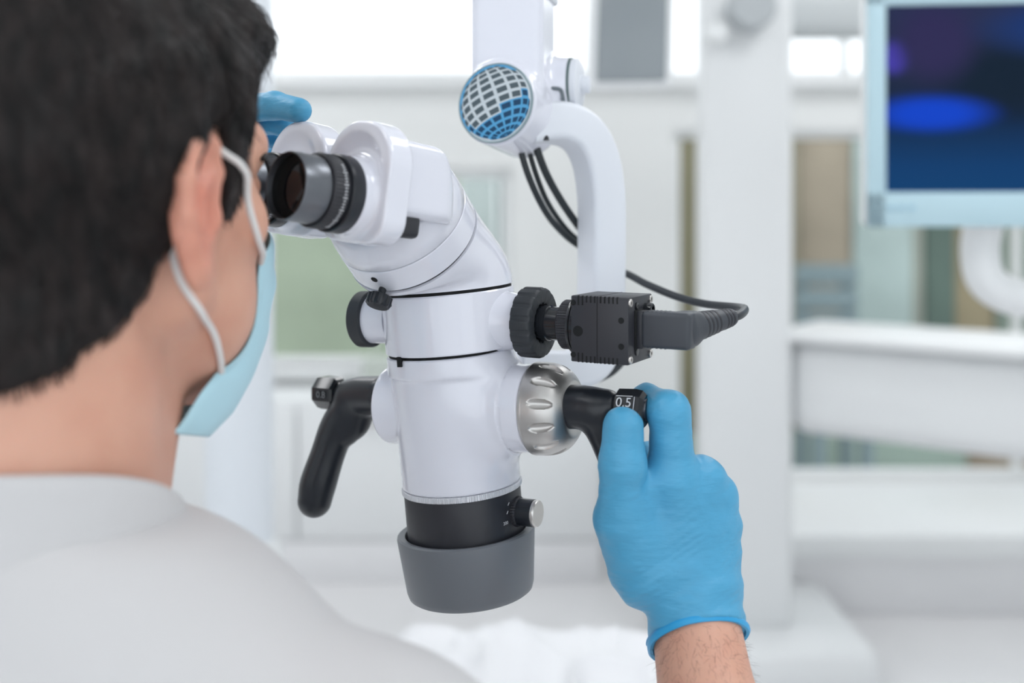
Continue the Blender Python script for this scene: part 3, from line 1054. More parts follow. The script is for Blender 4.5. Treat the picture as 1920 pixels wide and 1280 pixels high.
# facet with the figure faces the camera and slightly up
tow = unit(np.array([0.05, -0.90, 0.42]))
tow = unit(tow - np.dot(tow, rax) * rax)
rdf = Frame(RD, tow, np.cross(rax, tow), rax)
rd_ = dial(rh, rdf)
Vt, Ft = text_shape('0.5', 9.0)
upv = np.cross(rax, tow)
upv = -upv if upv[2] < 0 else upv
xr = rax if np.dot(np.cross(rax, upv), tow) > 0 else -rax
tfm = Frame(RD + rax * 0.0098 + tow * 0.01335, xr, upv, tow)
mb = MB(); mb.add(tfm.w(Vt + (0, 0, 0.10)), Ft)
for c, s in (((0, 4.6, 0.1), (11.2, 0.4, 0.2)), ((0, -4.6, 0.1), (11.2, 0.4, 0.2)), ((7.0, 0, 0.1), (0.4, 8.6, 0.2))):
    mb.box(tfm, c, s)
mb.obj('dial_figure', PRINT, rd_, smooth=False)
Vt, Ft = text_shape('0.8', 7.0)
ltow = unit(np.array([-0.2, -0.97, -0.10])); ltow = unit(ltow - np.dot(ltow, ldf.R[:, 2]) * ldf.R[:, 2])
lxr = -ldf.R[:, 2]
lup = np.cross(ltow, lxr)
# choose the facet nearest to the wanted direction
ang = math.atan2(np.dot(ltow, ldf.R[:, 1]), np.dot(ltow, ldf.R[:, 0]))
ang = round(ang / (math.pi / 4)) * (math.pi / 4)
ltow = ldf.d((math.cos(ang), math.sin(ang), 0)); lup = np.cross(ltow, lxr)
tfl = Frame(LD + ldf.R[:, 2] * 0.010 + ltow * 0.0134, lxr, lup, ltow)
mb = MB(); mb.add(tfl.w(Vt + (0, 0, 0.1)), Ft); mb.obj('dial_figure', mat('dim_print', (0.16, 0.17, 0.18), 0.5), ld, smooth=False)
mb = MB()
mb.lathe(Frame(RD + rax * 0.0222, rdf.R[:, 0], rdf.R[:, 1], rax), [(7.5, -1), (7.5, 0.8), (0, 1.0)], 48); mb.obj('dial_cap', GUNMETAL, rd_)

# ------------------------------------------------------------------ cube camera on the port
CL = 87.0
camt = thing('cube_camera', 'small black cube camera with cooling slots mounted on the right port', 'camera', pf.w((0, 0, 45)))
# camera frame: x along port axis, y away from the viewer, z up
cf = Frame(CA, rc, unit(np.cross((0, 0, 1), rc)), (0, 0, 1))
mb = MB(); mb.box(cf, (66.5, 0, 0), (41, 44, 44), 0.9, 2); cb = mb.obj('body', BLACK, camt)
mb = MB(); mb.box(cf, (65.0, 0, 0), (0.5, 44.25, 44.25)); mb.obj('split_line', DARK, cb)
for zz in (1, -1):
    for k in range(10):
        x = 51.5 + k * 2.95 + (1.2 if k >= 5 else 0)
        L = 6.5 if k < 2 else 4.6
        m_ = MB(); m_.box(cf, (x, -21.2, zz * (22.15 - L / 2)), (1.35, 2.0, L), 0.3, 1); m_.obj('slot', DARK, cb)
for x, z_, r in ((47.8, 17.3, 1.7), (47.8, -17.3, 1.7), (51.2, -1.5, 3.1), (82, 7, 1.8), (82, -10, 1.8)):
    hf = axis_frame(cf.w((x, -22.0, z_)), -cf.R[:, 1])
    m_ = MB(); m_.lathe(hf, [(r * 1.15, -0.5), (r * 1.15, 0.12), (r, 0.16), (r * 0.7, 0.02), (0, 0.0)], 28); m_.obj('threaded_hole', DARK, cb)
for y, z_ in ((-18.8, 18.4), (18.6, 18.4), (-18.8, -18.6), (18.6, -18.6)):
    hf = axis_frame(cf.w((87.0, y, z_)), rc)
    m_ = MB(); m_.lathe(hf, [(2.7, -0.6), (2.7, 0.7), (2.3, 1.1), (1.2, 1.1), (1.1, 0.4), (0, 0.4)], 32); sw = m_.obj('screw', SCREWM, cb)
    m_ = MB(); m_.lathe(hf, [(1.25, 0.3), (1.2, 0.55), (0, 0.55)], 6); m_.obj('hex_recess', DARK, sw)
for y, z_ in ((-8, 15.6), (-8, -14.5)):
    hf = axis_frame(cf.w((87.0, y, z_)), rc)
    m_ = MB(); m_.lathe(hf, [(2.6, -0.5), (2.6, 0.9), (1.8, 1.3), (0, 1.0)], 28); m_.obj('jack_screw', BLACKG, cb)
hf = axis_frame(cf.w((87.0, 9, 12)), rc)
m_ = MB(); m_.lathe(hf, [(4.6, -0.5), (4.6, 5.0), (4.0, 5.6), (2.6, 5.6), (2.4, 1)], 40, close=False); cn = m_.obj('connector', BLACKG, cb)
m_ = MB(); m_.lathe(hf, [(2.6, 0.8), (0, 0.8)], 24, close=False); m_.obj('connector_core', DARK, cn)
m_ = MB(); m_.box(cf, (87.4, -4, 0), (1.6, 15, 26), 0.4); m_.obj('socket', DARK, cb)
mb = MB(); mb.lathe(pf, [(11, 31.0), (15.2, 31.0), (16.4, 32.0), (16.8, 32.2), (16.8, 39.2), (16.4, 39.6)], 240, lambda r, a, z, i: r + (0.22 * np.sign(np.sin(a * 60)) if i in (3, 4) else 0)); mb.obj('mount_ring', BLACK, camt)
mb = MB(); mb.lathe(pf, [(17.2, 39.4), (19.8, 40.4), (20.4, 41.4), (20.4, 42.6), (19.4, 42.8), (19.4, 43.6), (21.0, 43.8), (21.2, 46.2)], 96); mb.obj('mount_flange', BLACKG, camt)

# cable with its right-angled plug
DG = mat('cable_grey_black', (0.032, 0.037, 0.044), 0.4, bump=(600, 0.08, 0.0003))
DGL = mat('plug_soft_black', (0.050, 0.056, 0.068), 0.45, bump=(800, 0.06, 0.0003))
cab = thing('camera_cable', 'black camera cable with moulded angled plug looping back to the white arm', 'cable', cf.w((90, -2, -12)))
mb = MB(); mb.box(cf, (89.5, -3, 0), (5, 13, 25), 0.8, 2); mb.obj('plug_collar', BLACK, cab)
mb = MB(); mb.box(cf, (107.5, -2.5, 0.5), (34, 15.5, 24), 3.0, 4); pg = mb.obj('plug', DGL, cab)
for k in range(5):
    for zz in (12.3, -11.3):
        m_ = MB(); m_.box(cf, (95 + k * 3.0, -2.5, zz), (1.6, 11, 0.9), 0.4); m_.obj('grip_rib', DGL, pg)


bx = 114.5

BT0, BT1 = np.array([bx + 3, 6, 1.0]), np.array([bx + 22, 40, 6.5])
BTd = unit(BT1 - BT0)
BTL = np.linalg.norm(BT1 - BT0)


def boot(p):
    a = sd_box(p, (bx + 1, 4, 0.8), (9.0, 8, 11), 3.5)
    b = sd_cone(p, BT0, BT1, 10.6, 6.0)
    return np.maximum(smin(a, b, 5), (p - BT1) @ BTd - 2)


V, F = sdf_mesh(boot, (bx - 16, -8, -16), (bx + 38, 58, 20), 1.2)
bo = obj('boot', cf.w(V), F, DGL, cab, angle=45)
for k, t in enumerate((0.30, 0.40, 0.50, 0.60, 0.80, 0.88, 0.96)):
    hf = axis_frame(cf.w(BT0 + (BT1 - BT0) * t), unit(cf.d(BTd)))
    r = 10.6 - 4.6 * t
    m_ = MB(); m_.lathe(hf, [(r - 0.8, -0.75), (r + 0.25, -0.7), (r + 0.25, 0.7), (r - 0.8, 0.75)], 40, close=False); m_.obj('strain_ridge', BLACK, bo)
tip = cf.w(BT1 - BTd * 4); tip2 = cf.w(BT1 + BTd * 9)
mb = MB(); mb.tube([tip, tip2, P(1396, 580, 0.770), P(1384, 576, 0.795), P(1325, 570, 0.825), P(1272, 557, 0.845), P(1215, 534, 0.865), P(1166, 511, 0.90), P(1157, 540, 0.908), P(1163, 600, 0.905), P(1172, 660, 0.89), P(1150, 695, 0.885), P(1108, 716, 0.875)], 0.0031, 16, 10)
mb.obj('cord', DG, cab)

# ------------------------------------------------------------------ suspension arm
arm = thing('suspension_arm', 'white hanging arm with round globe emblem joint and curved lower bracket', 'arm', P(1000, 265, 0.86))
en = unit(np.array([-0.40, -0.90, 0.13]))
EC = P(929, 193, 0.835)
ef = axis_frame(EC, en)
el = EC * 1000
enm = en
tube_c = P(963, 80, 0.875) * 1000
tubeR = Frame((0, 0, 0), unit((0.97, -0.24, 0)), unit((0.24, 0.97, 0)), (0, 0, 1))
kc = P(1052, 160, 0.885) * 1000


def arm_head(p):
    d = sd_cyl(p, el - enm * 1.0, el - enm * 62, 33.2, 3.0)
    q = (p - tube_c) @ tubeR.R
    tb = sd_box(q, (0, 0, 60), (29.5, 27, 100), 7)
    d = smin(d, tb, 10)
    kq = sd_cyl(p, kc - tubeR.R[:, 0] * 26, kc + tubeR.R[:, 0] * 10, 22, 4)
    d = smin(d, kq, 8)
    d = smin(d, sd_cone(p, el - enm * 45, kc, 20, 18), 10)
    rec = sd_ell(p, el, (31.0, 31.0, 1.2), ef.R)
    return d


V, F = sdf_mesh(arm_head, (el - (60, 60, 50)), (np.maximum(kc, el) + (60, 60, 150)) * (1, 1, 0) + (0, 0, tube_c[2] + 100), 2.0)
ah = obj('arm_head', GW.w(V), F, WHITE, arm, angle=0)
tw = Frame(tube_c / 1000, tubeR.R[:, 0], tubeR.R[:, 1], (0, 0, 1))
zc = (EYE - (3 - HY) / FPX * 0.875 - tube_c[2] / 1000) * 1000
mb = MB(); mb.box(tw, (0, 0, zc + 4), (64, 59, 9), 3, 3); mb.obj('arm_collar', WHITE2, arm)
mb = MB(); mb.box(tw, (0, 0, zc + 630), (57, 53, 1250), 9, 4); mb.obj('upper_arm_tube', WHITE2, arm)
# seam and slot of the side knuckle
kfr = axis_frame(kc / 1000, tubeR.R[:, 0])
mb = MB(); mb.lathe(kfr, [(20, 8.2), (22.5, 8.2), (22.5, 10.2), (20, 10.2)], 64); mb.obj('knuckle_seam', mat('seam_green_grey', (0.10, 0.15, 0.15), 0.5), arm)
mb = MB(); mb.lathe(kfr, [(21.5, 10), (21.8, 15), (18, 17), (8, 17.5), (7, 24), (0, 24.5)], 64); mb.obj('knuckle_cap', WHITE2, arm)
sl = [P(1022, 166, 0.862), P(1044, 166, 0.860), P(1053, 172, 0.862), P(1057, 198, 0.864)]
mb = MB(); mb.tube(sl, 0.0016, 10); mb.obj('cover_groove', mat('groove_grey', (0.16, 0.19, 0.21), 0.6), arm)
# curved bracket
path = [P(985, 238, 0.862), P(1020, 232, 0.868), P(1058, 233, 0.874), P(1094, 255, 0.88), P(1117, 302, 0.884), P(1127, 370, 0.886), P(1128, 450, 0.886), P(1127, 540, 0.886),
        P(1124, 620, 0.884), P(1108, 672, 0.876), P(1070, 694, 0.862), P(1015, 697, 0.845), P(960, 697, 0.83)]
mb = MB(); mb.tube(path, 0.0160, sub=10, section=rsec(6, 0.35), ref=(-0.3, -0.95, 0)); mb.obj('curved_bracket', WHITE2, arm, angle=0)
mb = MB(); mb.box(Frame(P(1003, 262, 0.868), rM, fM, (0, 0, 1)), (0, 0, 0), (34, 26, 5), 2, 2); mb.obj('cable_outlet', BLACK, arm)

# globe emblem
mb = MB(); mb.lathe(ef, [(30.4, -3), (30.4, 0.9), (31.6, 1.3), (32.2, 0.2)], 96, close=False); mb.obj('emblem_rim', mat('emblem_rim_grey', (0.25, 0.33, 0.36), 0.3), arm)
edisc = MB(); 
rings_ = [(0.001, 1.0), (8, 0.98), (16, 0.92), (24, 0.85), (30.6, 0.75)]
edisc.lathe(ef, rings_, 96, close=False)
emb_pal = [mat('emblem_silver', (0.60, 0.66, 0.70), 0.3), mat('emblem_blue', srgb(84, 160, 206), 0.3), mat('emblem_slate', (0.075, 0.105, 0.125), 0.35),
           mat('emblem_navy', srgb(8, 62, 98), 0.35)]
eo = edisc.obj('emblem', emb_pal[0], arm)
# cells of the globe: latitude and longitude lines on a tilted sphere, seen square on
az_, tilt_, roll_ = math.radians(6), math.radians(-16), math.radians(23)
Rx = np.array([[1, 0, 0], [0, math.cos(tilt_), -math.sin(tilt_)], [0, math.sin(tilt_), math.cos(tilt_)]])
Rz = np.array([[math.cos(roll_), -math.sin(roll_), 0], [math.sin(roll_), math.cos(roll_), 0], [0, 0, 1]])
# emblem axes: x to the viewer's right, y up
ex = ef.R[:, 0] if ef.R[0, 0] > 0 else -ef.R[:, 0]
ey = ef.R[:, 1] if ef.R[2, 1] > 0 else -ef.R[:, 1]
sxn, syn = (1 if ef.R[0, 0] > 0 else -1), (1 if ef.R[2, 1] > 0 else -1)
RG = 29.6


def cellpt(la, lo_):
    v = np.array([math.cos(la) * math.sin(lo_), math.sin(la), math.cos(la) * math.cos(lo_)])
    return Rz @ Rx @ v


back = MB()
# blue field in the lower right and around the edge
th = np.linspace(0, 2 * math.pi, 73)[:-1]
NA, NL = 13, 15
dla, dlo = math.pi / NA, 2 * math.pi / NL
cells = {2: MB(), 3: MB()}
blue = MB()
for i in range(NA):
    for j in range(NL):
        la0, la1 = -math.pi / 2 + i * dla, -math.pi / 2 + (i + 1) * dla
        lo0, lo1 = j * dlo + az_, (j + 1) * dlo + az_
        c = cellpt((la0 + la1) / 2, (lo0 + lo1) / 2)
        if c[2] < 0.12:
            continue
        isblue = (0.57 * c[0] - 0.82 * c[1]) > 0.20
        g = 0.17
        for grow, tgt, zz in ((0.0, blue if isblue else None, 1.06), (g, cells[3 if isblue else 2], 1.16)):
            if tgt is None:
                continue
            Vc = []
            N_ = 4
            for u in range(N_ + 1):
                for v in range(N_ + 1):
                    la = la0 + (la1 - la0) * (grow * 1.1 + (1 - 2.2 * grow) * u / N_)
                    lo_ = lo0 + (lo1 - lo0) * (grow * 0.75 + (1 - 1.5 * grow) * v / N_)
                    w = cellpt(la, lo_)
                    rr = math.hypot(w[0], w[1])
                    if w[2] < 0:
                        w = w / rr
                    Vc.append((w[0] * RG * sxn, w[1] * RG * syn, zz))
            Fc = [(u * (N_ + 1) + v, u * (N_ + 1) + v + 1, (u + 1) * (N_ + 1) + v + 1, (u + 1) * (N_ + 1) + v) for u in range(N_) for v in range(N_)]
            tgt.add(ef.w(Vc), Fc)
blue.obj('emblem_field', emb_pal[1], eo, smooth=False)
cells[2].obj('emblem_cells', emb_pal[2], eo, smooth=False)
cells[3].obj('emblem_cells', emb_pal[3], eo, smooth=False)
mb = MB(); mb.lathe(ef, [(28.6, 1.12), (30.5, 1.18)], 96, close=False)
# blue edge on the upper left half only
V_ = np.concatenate(mb.V); keep = []
L_ = ef.l(V_)
for f_ in mb.F:
    c = L_[list(f_)].mean(0)
    if (-c[0] * sxn * 0.75 + c[1] * syn * 0.6) > 2:
        keep.append(f_)
obj('emblem_edge', V_, keep, emb_pal[1], eo, smooth=False)

# hanging cables
CABL = mat('cable_black', (0.022, 0.028, 0.032), 0.35)
for nm, lab, pp, r in (('hanging_cable', 'outermost black cable hanging left from under the emblem joint', [P(985, 258, 0.868), P(975, 272, 0.866), P(993, 335, 0.87), P(1025, 400, 0.88), P(1062, 443, 0.895), P(1100, 470, 0.91), P(1128, 490, 0.92)], 0.0027),
                       ('hanging_cable', 'middle black cable hanging between two others under the emblem joint', [P(994, 258, 0.868), P(990, 274, 0.872), P(1008, 335, 0.878), P(1030, 385, 0.888), P(1064, 432, 0.902), P(1100, 462, 0.92), P(1130, 480, 0.93)], 0.0022),
                       ('hanging_cable', 'innermost thick black cable from emblem joint to behind curved bracket', [P(1005, 256, 0.868), P(1006, 276, 0.868), P(1024, 325, 0.874), P(1052, 376, 0.884), P(1085, 424, 0.90), P(1110, 452, 0.915), P(1132, 470, 0.925)], 0.0032)):
    m_ = MB(); m_.tube(pp, r, 14, 10)
    m_.obj(nm, CABL, None, label=lab, category='cable', group='cables under the emblem joint')
m_ = MB(); m_.tube([P(1037, 107, 0.862), P(1052, 118, 0.864), P(1068, 150, 0.868), P(1078, 180, 0.875), P(1080, 204, 0.886)], 0.0009, 8)
# ------------------------------------------------------------------ the person
def skin_mat(name, base, attr=True):
    m = bpy.data.materials.new(name)
    m.use_nodes = True
    nt = m.node_tree
    b = nt.nodes['Principled BSDF']
    b.inputs['Roughness'].default_value = 0.48
    b.inputs['Subsurface Weight'].default_value = 0.18
    b.inputs['Subsurface Radius'].default_value = (1.0, 0.36, 0.2)
    b.inputs['Subsurface Scale'].default_value = 0.008
    tc = nt.nodes.new('ShaderNodeTexCoord')
    n1 = nt.nodes.new('ShaderNodeTexNoise'); n1.inputs['Scale'].default_value = 22; n1.inputs['Detail'].default_value = 5
    nt.links.new(tc.outputs['Object'], n1.inputs['Vector'])
    r = nt.nodes.new('ShaderNodeValToRGB')
    r.color_ramp.elements[0].position, r.color_ramp.elements[1].position = 0.35, 0.68
    r.color_ramp.elements[0].color = (base[0] * 0.90, base[1] * 0.82, base[2] * 0.80, 1)
    r.color_ramp.elements[1].color = (*base, 1)
    nt.links.new(n1.outputs['Fac'], r.inputs['Fac'])
    at = nt.nodes.new('ShaderNodeAttribute'); at.attribute_name = 'blush'
    mx = nt.nodes.new('ShaderNodeMix'); mx.data_type = 'RGBA'
    nt.links.new(at.outputs['Fac'], mx.inputs['Factor'])
    nt.links.new(r.outputs['Color'], mx.inputs[6])
    mx.inputs[7].default_value = (base[0] * 0.90, base[1] * 0.52, base[2] * 0.50, 1)
    nt.links.new(mx.outputs[2], b.inputs['Base Color'])
    n2 = nt.nodes.new('ShaderNodeTexNoise'); n2.inputs['Scale'].default_value = 420; n2.inputs['Detail'].default_value = 3
    nt.links.new(tc.outputs['Object'], n2.inputs['Vector'])
    bp = nt.nodes.new('ShaderNodeBump'); bp.inputs['Strength'].default_value = 0.18; bp.inputs['Distance'].default_value = 0.0008
    nt.links.new(n2.outputs['Fac'], bp.inputs['Height'])
    nt.links.new(bp.outputs['Normal'], b.inputs['Normal'])
    return m


SKIN = skin_mat('skin', (0.73, 0.415, 0.305))

haz, hp = math.radians(22), math.radians(2)
hfw = np.array([math.sin(haz) * math.cos(hp), math.cos(haz) * math.cos(hp), -math.sin(hp)])
hrt = unit(np.cross(hfw, (0, 0, 1)))
hup = np.cross(hrt, hfw)
HS = 1.04
H0 = np.array([-0.2235, 0.562, 1.269])
H = Frame(H0, hrt, hfw, hup, 0.001 * HS)
NB = np.array([-0.238, 0.53, 1.09])
trt, tfw = unit(np.array([0.95, -0.32, 0])), unit(np.array([0.32, 0.95, 0]))
T = Frame(NB, trt, tfw, (0, 0, 1))
mm = lambda p: np.asarray(p) * 1000
S_R, E_R, W_R = np.array([-0.060, 0.470, 0.985]), np.array([0.135, 0.56, 0.785]), P(1308, 1190, 0.70)
S_L, E_L, W_L = T.w((-187, 0, -100)), np.array([-0.46, 0.83, 1.03]), P(320, 395, 0.80)
person = thing('person', 'dark-haired person in white coat and blue face mask looking into the eyepieces', 'person', (NB[0], NB[1], 0.5))

ear_c = np.array([73.0, -8, -17])


def ear(p, side):
    q = p * np.array([side, 1, 1]) - ear_c
    # ear plane: u backwards, v up, w outwards (flared about 28 degrees)
    fl = math.radians(9)
    w = unit((math.cos(fl), math.sin(fl) * 1.0, 0.06)); u = unit((math.sin(fl), -math.cos(fl), 0.10)); v = np.cross(w, u) * -1
    if v[2] < 0:
        v = -v
    U, Vv, Wq = q @ u, q @ v, q @ w
    e = np.stack([U, Vv, Wq], 1)
    base = sd_ell(e, (9, 2, 5), (19, 33, 7))
    conch = sd_ell(e, (5, -4, 13.5), (9, 13, 7))
    scapha = sd_ell(e, (12, 18, 13.8), (8, 9, 4))
    d = smax(base, -conch, 4)
    d = smax(d, -scapha, 4)
    hel = [(-4, 2, 6), (-5, 18, 8), (2, 30, 9), (13, 33, 10), (23, 25, 11), (27, 10, 11), (24, -6, 10), (17, -19, 8), (9, -28, 6)]
    hl = chain(e, hel, [3, 3.6, 4.2, 4.4, 4.4, 4.2, 3.8, 3.6, 4.5], 3)
    d = smin(d, hl, 3)
    anti = chain(e, [(2, 16, 9), (13, 8, 10), (14, -8, 10), (7, -18, 8)], [2.6, 3.2, 3.2, 3.0], 3)
    d = smin(d, anti, 3)
    d = smin(d, sd_ell(e, (4, -29, 5.5), (9.5, 10, 5)), 5)
    d = smin(d, sd_ell(e, (-6, -4, 6), (4, 7, 5)), 3)
    return d


def head(p, ears=True):
    d = sd_ell(p, (0, -14, 26), (76, 98, 90))
    d = smin(d, sd_ell(p, (0, 34, -22), (63, 60, 84)), 18)
    for s_ in (1, -1):
        d = smin(d, sd_cone(p, (s_ * 50, 4, -58), (s_ * 17, 72, -105), 15, 15), 16)
        d = smin(d, sd_sphere(p, (s_ * 47, 54, -22), 20), 12)
        d = smin(d, sd_ell(p, (s_ * 34, 52, -64), (25, 30, 36)), 12)
        d = smin(d, sd_cone(p, (s_ * 58, -2, -20), (s_ * 52, 6, -56), 17, 14), 14)
    d = smin(d, sd_sphere(p, (0, 78, -107), 17), 14)
    d = smin(d, sd_cone(p, (-36, 74, 22), (36, 74, 22), 17, 17), 12)
    d = smin(d, sd_cone(p, (0, 90, 4), (0, 109, -37), 7.5, 10.5), 8)
    for s_ in (1, -1):
        d = smin(d, sd_sphere(p, (s_ * 11, 98, -42), 7.5), 5)
        d = smax(d, -sd_ell(p, (s_ * 32, 101, 0), (17, 15, 11)), 9)
        d = smin(d, sd_ell(p, (s_ * 32, 80, 0), (14, 11, 10)), 3)
        if ears:
            d = smin(d, ear(p, s_), 4)
    d = smin(d, sd_ell(p, (0, 93, -66), (22, 9, 6)), 5)
    d = smin(d, sd_ell(p, (0, 91, -76), (19, 9, 6)), 5)
    return d


def torso(p, grow=0.0):
    d = sd_cone(p, (-60, -12, -62), (60, -12, -62), 60 + grow, 60 + grow)
    for s_ in (1, -1):
        d = smin(d, sd_cone(p, (s_ * 40, -14, -41), (s_ * 184, -8, -100), 44 + grow, 40 + grow), 20)
        d = smin(d, sd_sphere(p, (s_ * 182, 0, -110), 52 + grow), 20)
    d = smin(d, sd_ell(p, (0, 12, -210), (178 + grow, 118 + grow, 215)), 45)
    d = smin(d, sd_ell(p, (0, 5, -420), (165 + grow, 122 + grow, 215)), 50)
    return d


TS_R, TE_R, TW_R = T.l(S_R), T.l(E_R), T.l(W_R)
TS_L, TE_L, TW_L = T.l(S_L), T.l(E_L), T.l(W_L)
ne0, ne1 = mm(H.w((0, -26, -35))), mm(NB + np.array([-0.004, -0.004, -0.05]))


def body(p):                     # millimetres, world axes
    wp = p / 1000
    d = head(H.l(wp)) * HS
    nk = sd_cone(p, ne0, ne1, 57, 63)
    nk = smin(nk, sd_cone(p, mm(H.w((0, 30, -70))), mm(NB + tfw * 0.035 - np.array([0, 0, 0.04])), 38, 36), 20)
    d = smin(d, nk, 12)
    tp = T.l(wp)
    d = smin(d, torso(tp, -5.0), 16)
    d = smin(d, sd_cone(tp, TS_R, TE_R, 50, 39), 25)
    d = smin(d, chain(tp, [TE_R, TE_R + (TW_R - TE_R) * 0.3, TE_R + (TW_R - TE_R) * 0.75, TW_R + (TW_R - TE_R) * 0.10], [40, 41, 32, 28], 14), 12)
    d = smin(d, sd_cone(tp, TS_L, TE_L, 48, 38), 25)
    d = smin(d, chain(tp, [TE_L, TE_L + (TW_L - TE_L) * 0.3, TW_L], [38, 39, 27], 14), 12)
    d = np.maximum(d, 560 - p[:, 2])
    return d


V, F = sdf_mesh(body, (-660, 330, 548), (290, 960, 1410), 5.0, slack=1.9)


def refine_region(fn, lo, hi, h):
    return sdf_mesh(fn, lo, hi, h)


bo_ = obj('body', V / 1000, F, SKIN, person, angle=0)
# finer head: subdivide once and pull the new vertices back onto the surface around the head and hand side
def subdivide_head(o):
    me = o.data
    bm = bmesh.new(); bm.from_mesh(me)
    mw = np.array(WORLD[o.name])
    es = []
    for e in bm.edges:
        c = (np.array(e.verts[0].co) + np.array(e.verts[1].co)) / 2 + mw[:3, 3]
        if c[2] > 1.10 and -0.36 < c[0] < -0.02 and c[1] < 0.80:
            es.append(e)
    bmesh.ops.subdivide_edges(bm, edges=es, cuts=1, use_grid_fill=True)
    bm.verts.ensure_lookup_table()
    Vv = (np.array([v.co[:] for v in bm.verts]) + mw[:3, 3]) * 1000
    for _ in range(3):
        d = body(Vv)
        G = np.stack([body(Vv + np.eye(3)[i] * 1.0) - body(Vv - np.eye(3)[i] * 1.0) for i in range(3)], 1) / 2.0
        gl = np.maximum((G * G).sum(1), 0.3)
        keep = Vv[:, 2] > 562
        Vv = np.where(keep[:, None], Vv - np.clip(d / gl, -3, 3)[:, None] * G * 0.85, Vv)
    for v, c in zip(bm.verts, Vv / 1000 - mw[:3, 3]):
        v.co = c
    for f_ in bm.faces:
        f_.smooth = True
    bm.to_mesh(me); bm.free()
    return Vv


Vv = subdivide_head(bo_)
hl_ = H.l(Vv / 1000)
bl_ = np.zeros(len(Vv))
for s_ in (1, -1):
    q = (hl_ * np.array([s_, 1, 1]) - ear_c - np.array([8, -10, 2])) / np.array([20, 26, 40])
    bl_ = np.maximum(bl_, np.clip(1.25 - np.linalg.norm(q, axis=1), 0, 1) * 0.85)
at = bo_.data.attributes.new('blush', 'FLOAT', 'POINT')
at.data.foreach_set('value', bl_.astype(np.float32))

# eyes
for s_ in (1, -1):
    c = H.w((s_ * 32, 79.5, 0))
    mb = MB(); mb.lathe(axis_frame(c, hfw), [(0, -11.8)] + [(12 * math.sin(t), -12 * math.cos(t)) for t in np.linspace(0.15, math.pi - 0.5, 16)], 32, close=False)
    ey = mb.obj('eye', mat('eye_white', (0.78, 0.76, 0.74), 0.15), person)
    mb = MB(); mb.lathe(axis_frame(c, hfw), [(5.9, 10.4), (5.6, 10.9), (2.4, 11.9), (0, 12.1)], 32, close=False); mb.obj('iris', mat('iris_brown', (0.06, 0.03, 0.015), 0.1), ey)

# ---- hair
HB = np.array([(-130, -114), (-100, -106), (-75, -98), (-70, -95), (-53, -83), (-40, -75), (-30, -66), (-22, -50), (-19, -36), (-16, 0), (-10, 22), (8, 22), (12, -22), (27, -24), (33, 6), (44, 32), (60, 52), (76, 64), (90, 72), (140, 84)], float)


def hair(p):
    y, z = p[:, 1], p[:, 2]
    zb = np.interp(y + 3 * vnoise(p * 0.06), HB[:, 0], HB[:, 1]) + 2.5 * vnoise(p * 0.09 + 7)
    up = np.clip((z - zb) / 60, 0, 1)
    sd = sd_ell(p, (0, -14, 26), (76, 98, 90))
    sd = smin(sd, sd_ell(p, (0, 34, -22), (63, 60, 84)), 18)
    for s_ in (1, -1):
        sd = smin(sd, sd_cone(p, (s_ * 58, -2, -20), (s_ * 52, 6, -56), 17, 14), 14)
    nl = H.l(np.stack([ne0, ne1]) / 1000)
    sd = smin(sd, sd_cone(p, nl[0], nl[1], 57 / HS, 63 / HS), 12)
    front = np.clip((y - 20) / 60, 0, 1) * np.clip((z - 40) / 40, 0, 1)
    back_ = np.clip((-y - 10) / 60, 0, 1) * np.clip((z + 80) / 80, 0, 1)
    t = 3.0 + 9.0 * up ** 0.7 + 24 * front + 6 * back_
    st = np.stack([p[:, 0] * 0.16, p[:, 1] * 0.05, p[:, 2] * 0.06], 1)
    t = t + 1.6 * vnoise(st) + 0.8 * vnoise(st * 2.3)
    d = sd - t
    return smax(d, (zb - z) * 0.55, 4)


V, F = sdf_mesh(hair, (-105, -140, -125), (105, 120, 150), 3.2, newton=2, slack=1.9)
# darkness varies along the strands
hm = bpy.data.materials.new('dark_brown_hair')
hm.use_nodes = True
nt = hm.node_tree
b = nt.nodes['Principled BSDF']
b.inputs['Roughness'].default_value = 0.5
b.inputs['Specular IOR Level'].default_value = 0.28
b.inputs['Sheen Weight'].default_value = 0.05
tc = nt.nodes.new('ShaderNodeTexCoord'); mp = nt.nodes.new('ShaderNodeMapping'); mp.inputs['Scale'].default_value = (160, 50, 60)
n1 = nt.nodes.new('ShaderNodeTexNoise'); n1.inputs['Scale'].default_value = 1.0; n1.inputs['Detail'].default_value = 6
r = nt.nodes.new('ShaderNodeValToRGB')
r.color_ramp.elements[0].color = (0.003, 0.0022, 0.0024, 1); r.color_ramp.elements[1].color = (0.026, 0.018, 0.017, 1)
r.color_ramp.elements[0].position = 0.35; r.color_ramp.elements[1].position = 0.75
nt.links.new(tc.outputs['Object'], mp.inputs['Vector']); nt.links.new(mp.outputs[0], n1.inputs['Vector'])
nt.links.new(n1.outputs['Fac'], r.inputs['Fac']); nt.links.new(r.outputs['Color'], b.inputs['Base Color'])
hr = obj('hair', H.w(V), F, hm, person, angle=0)

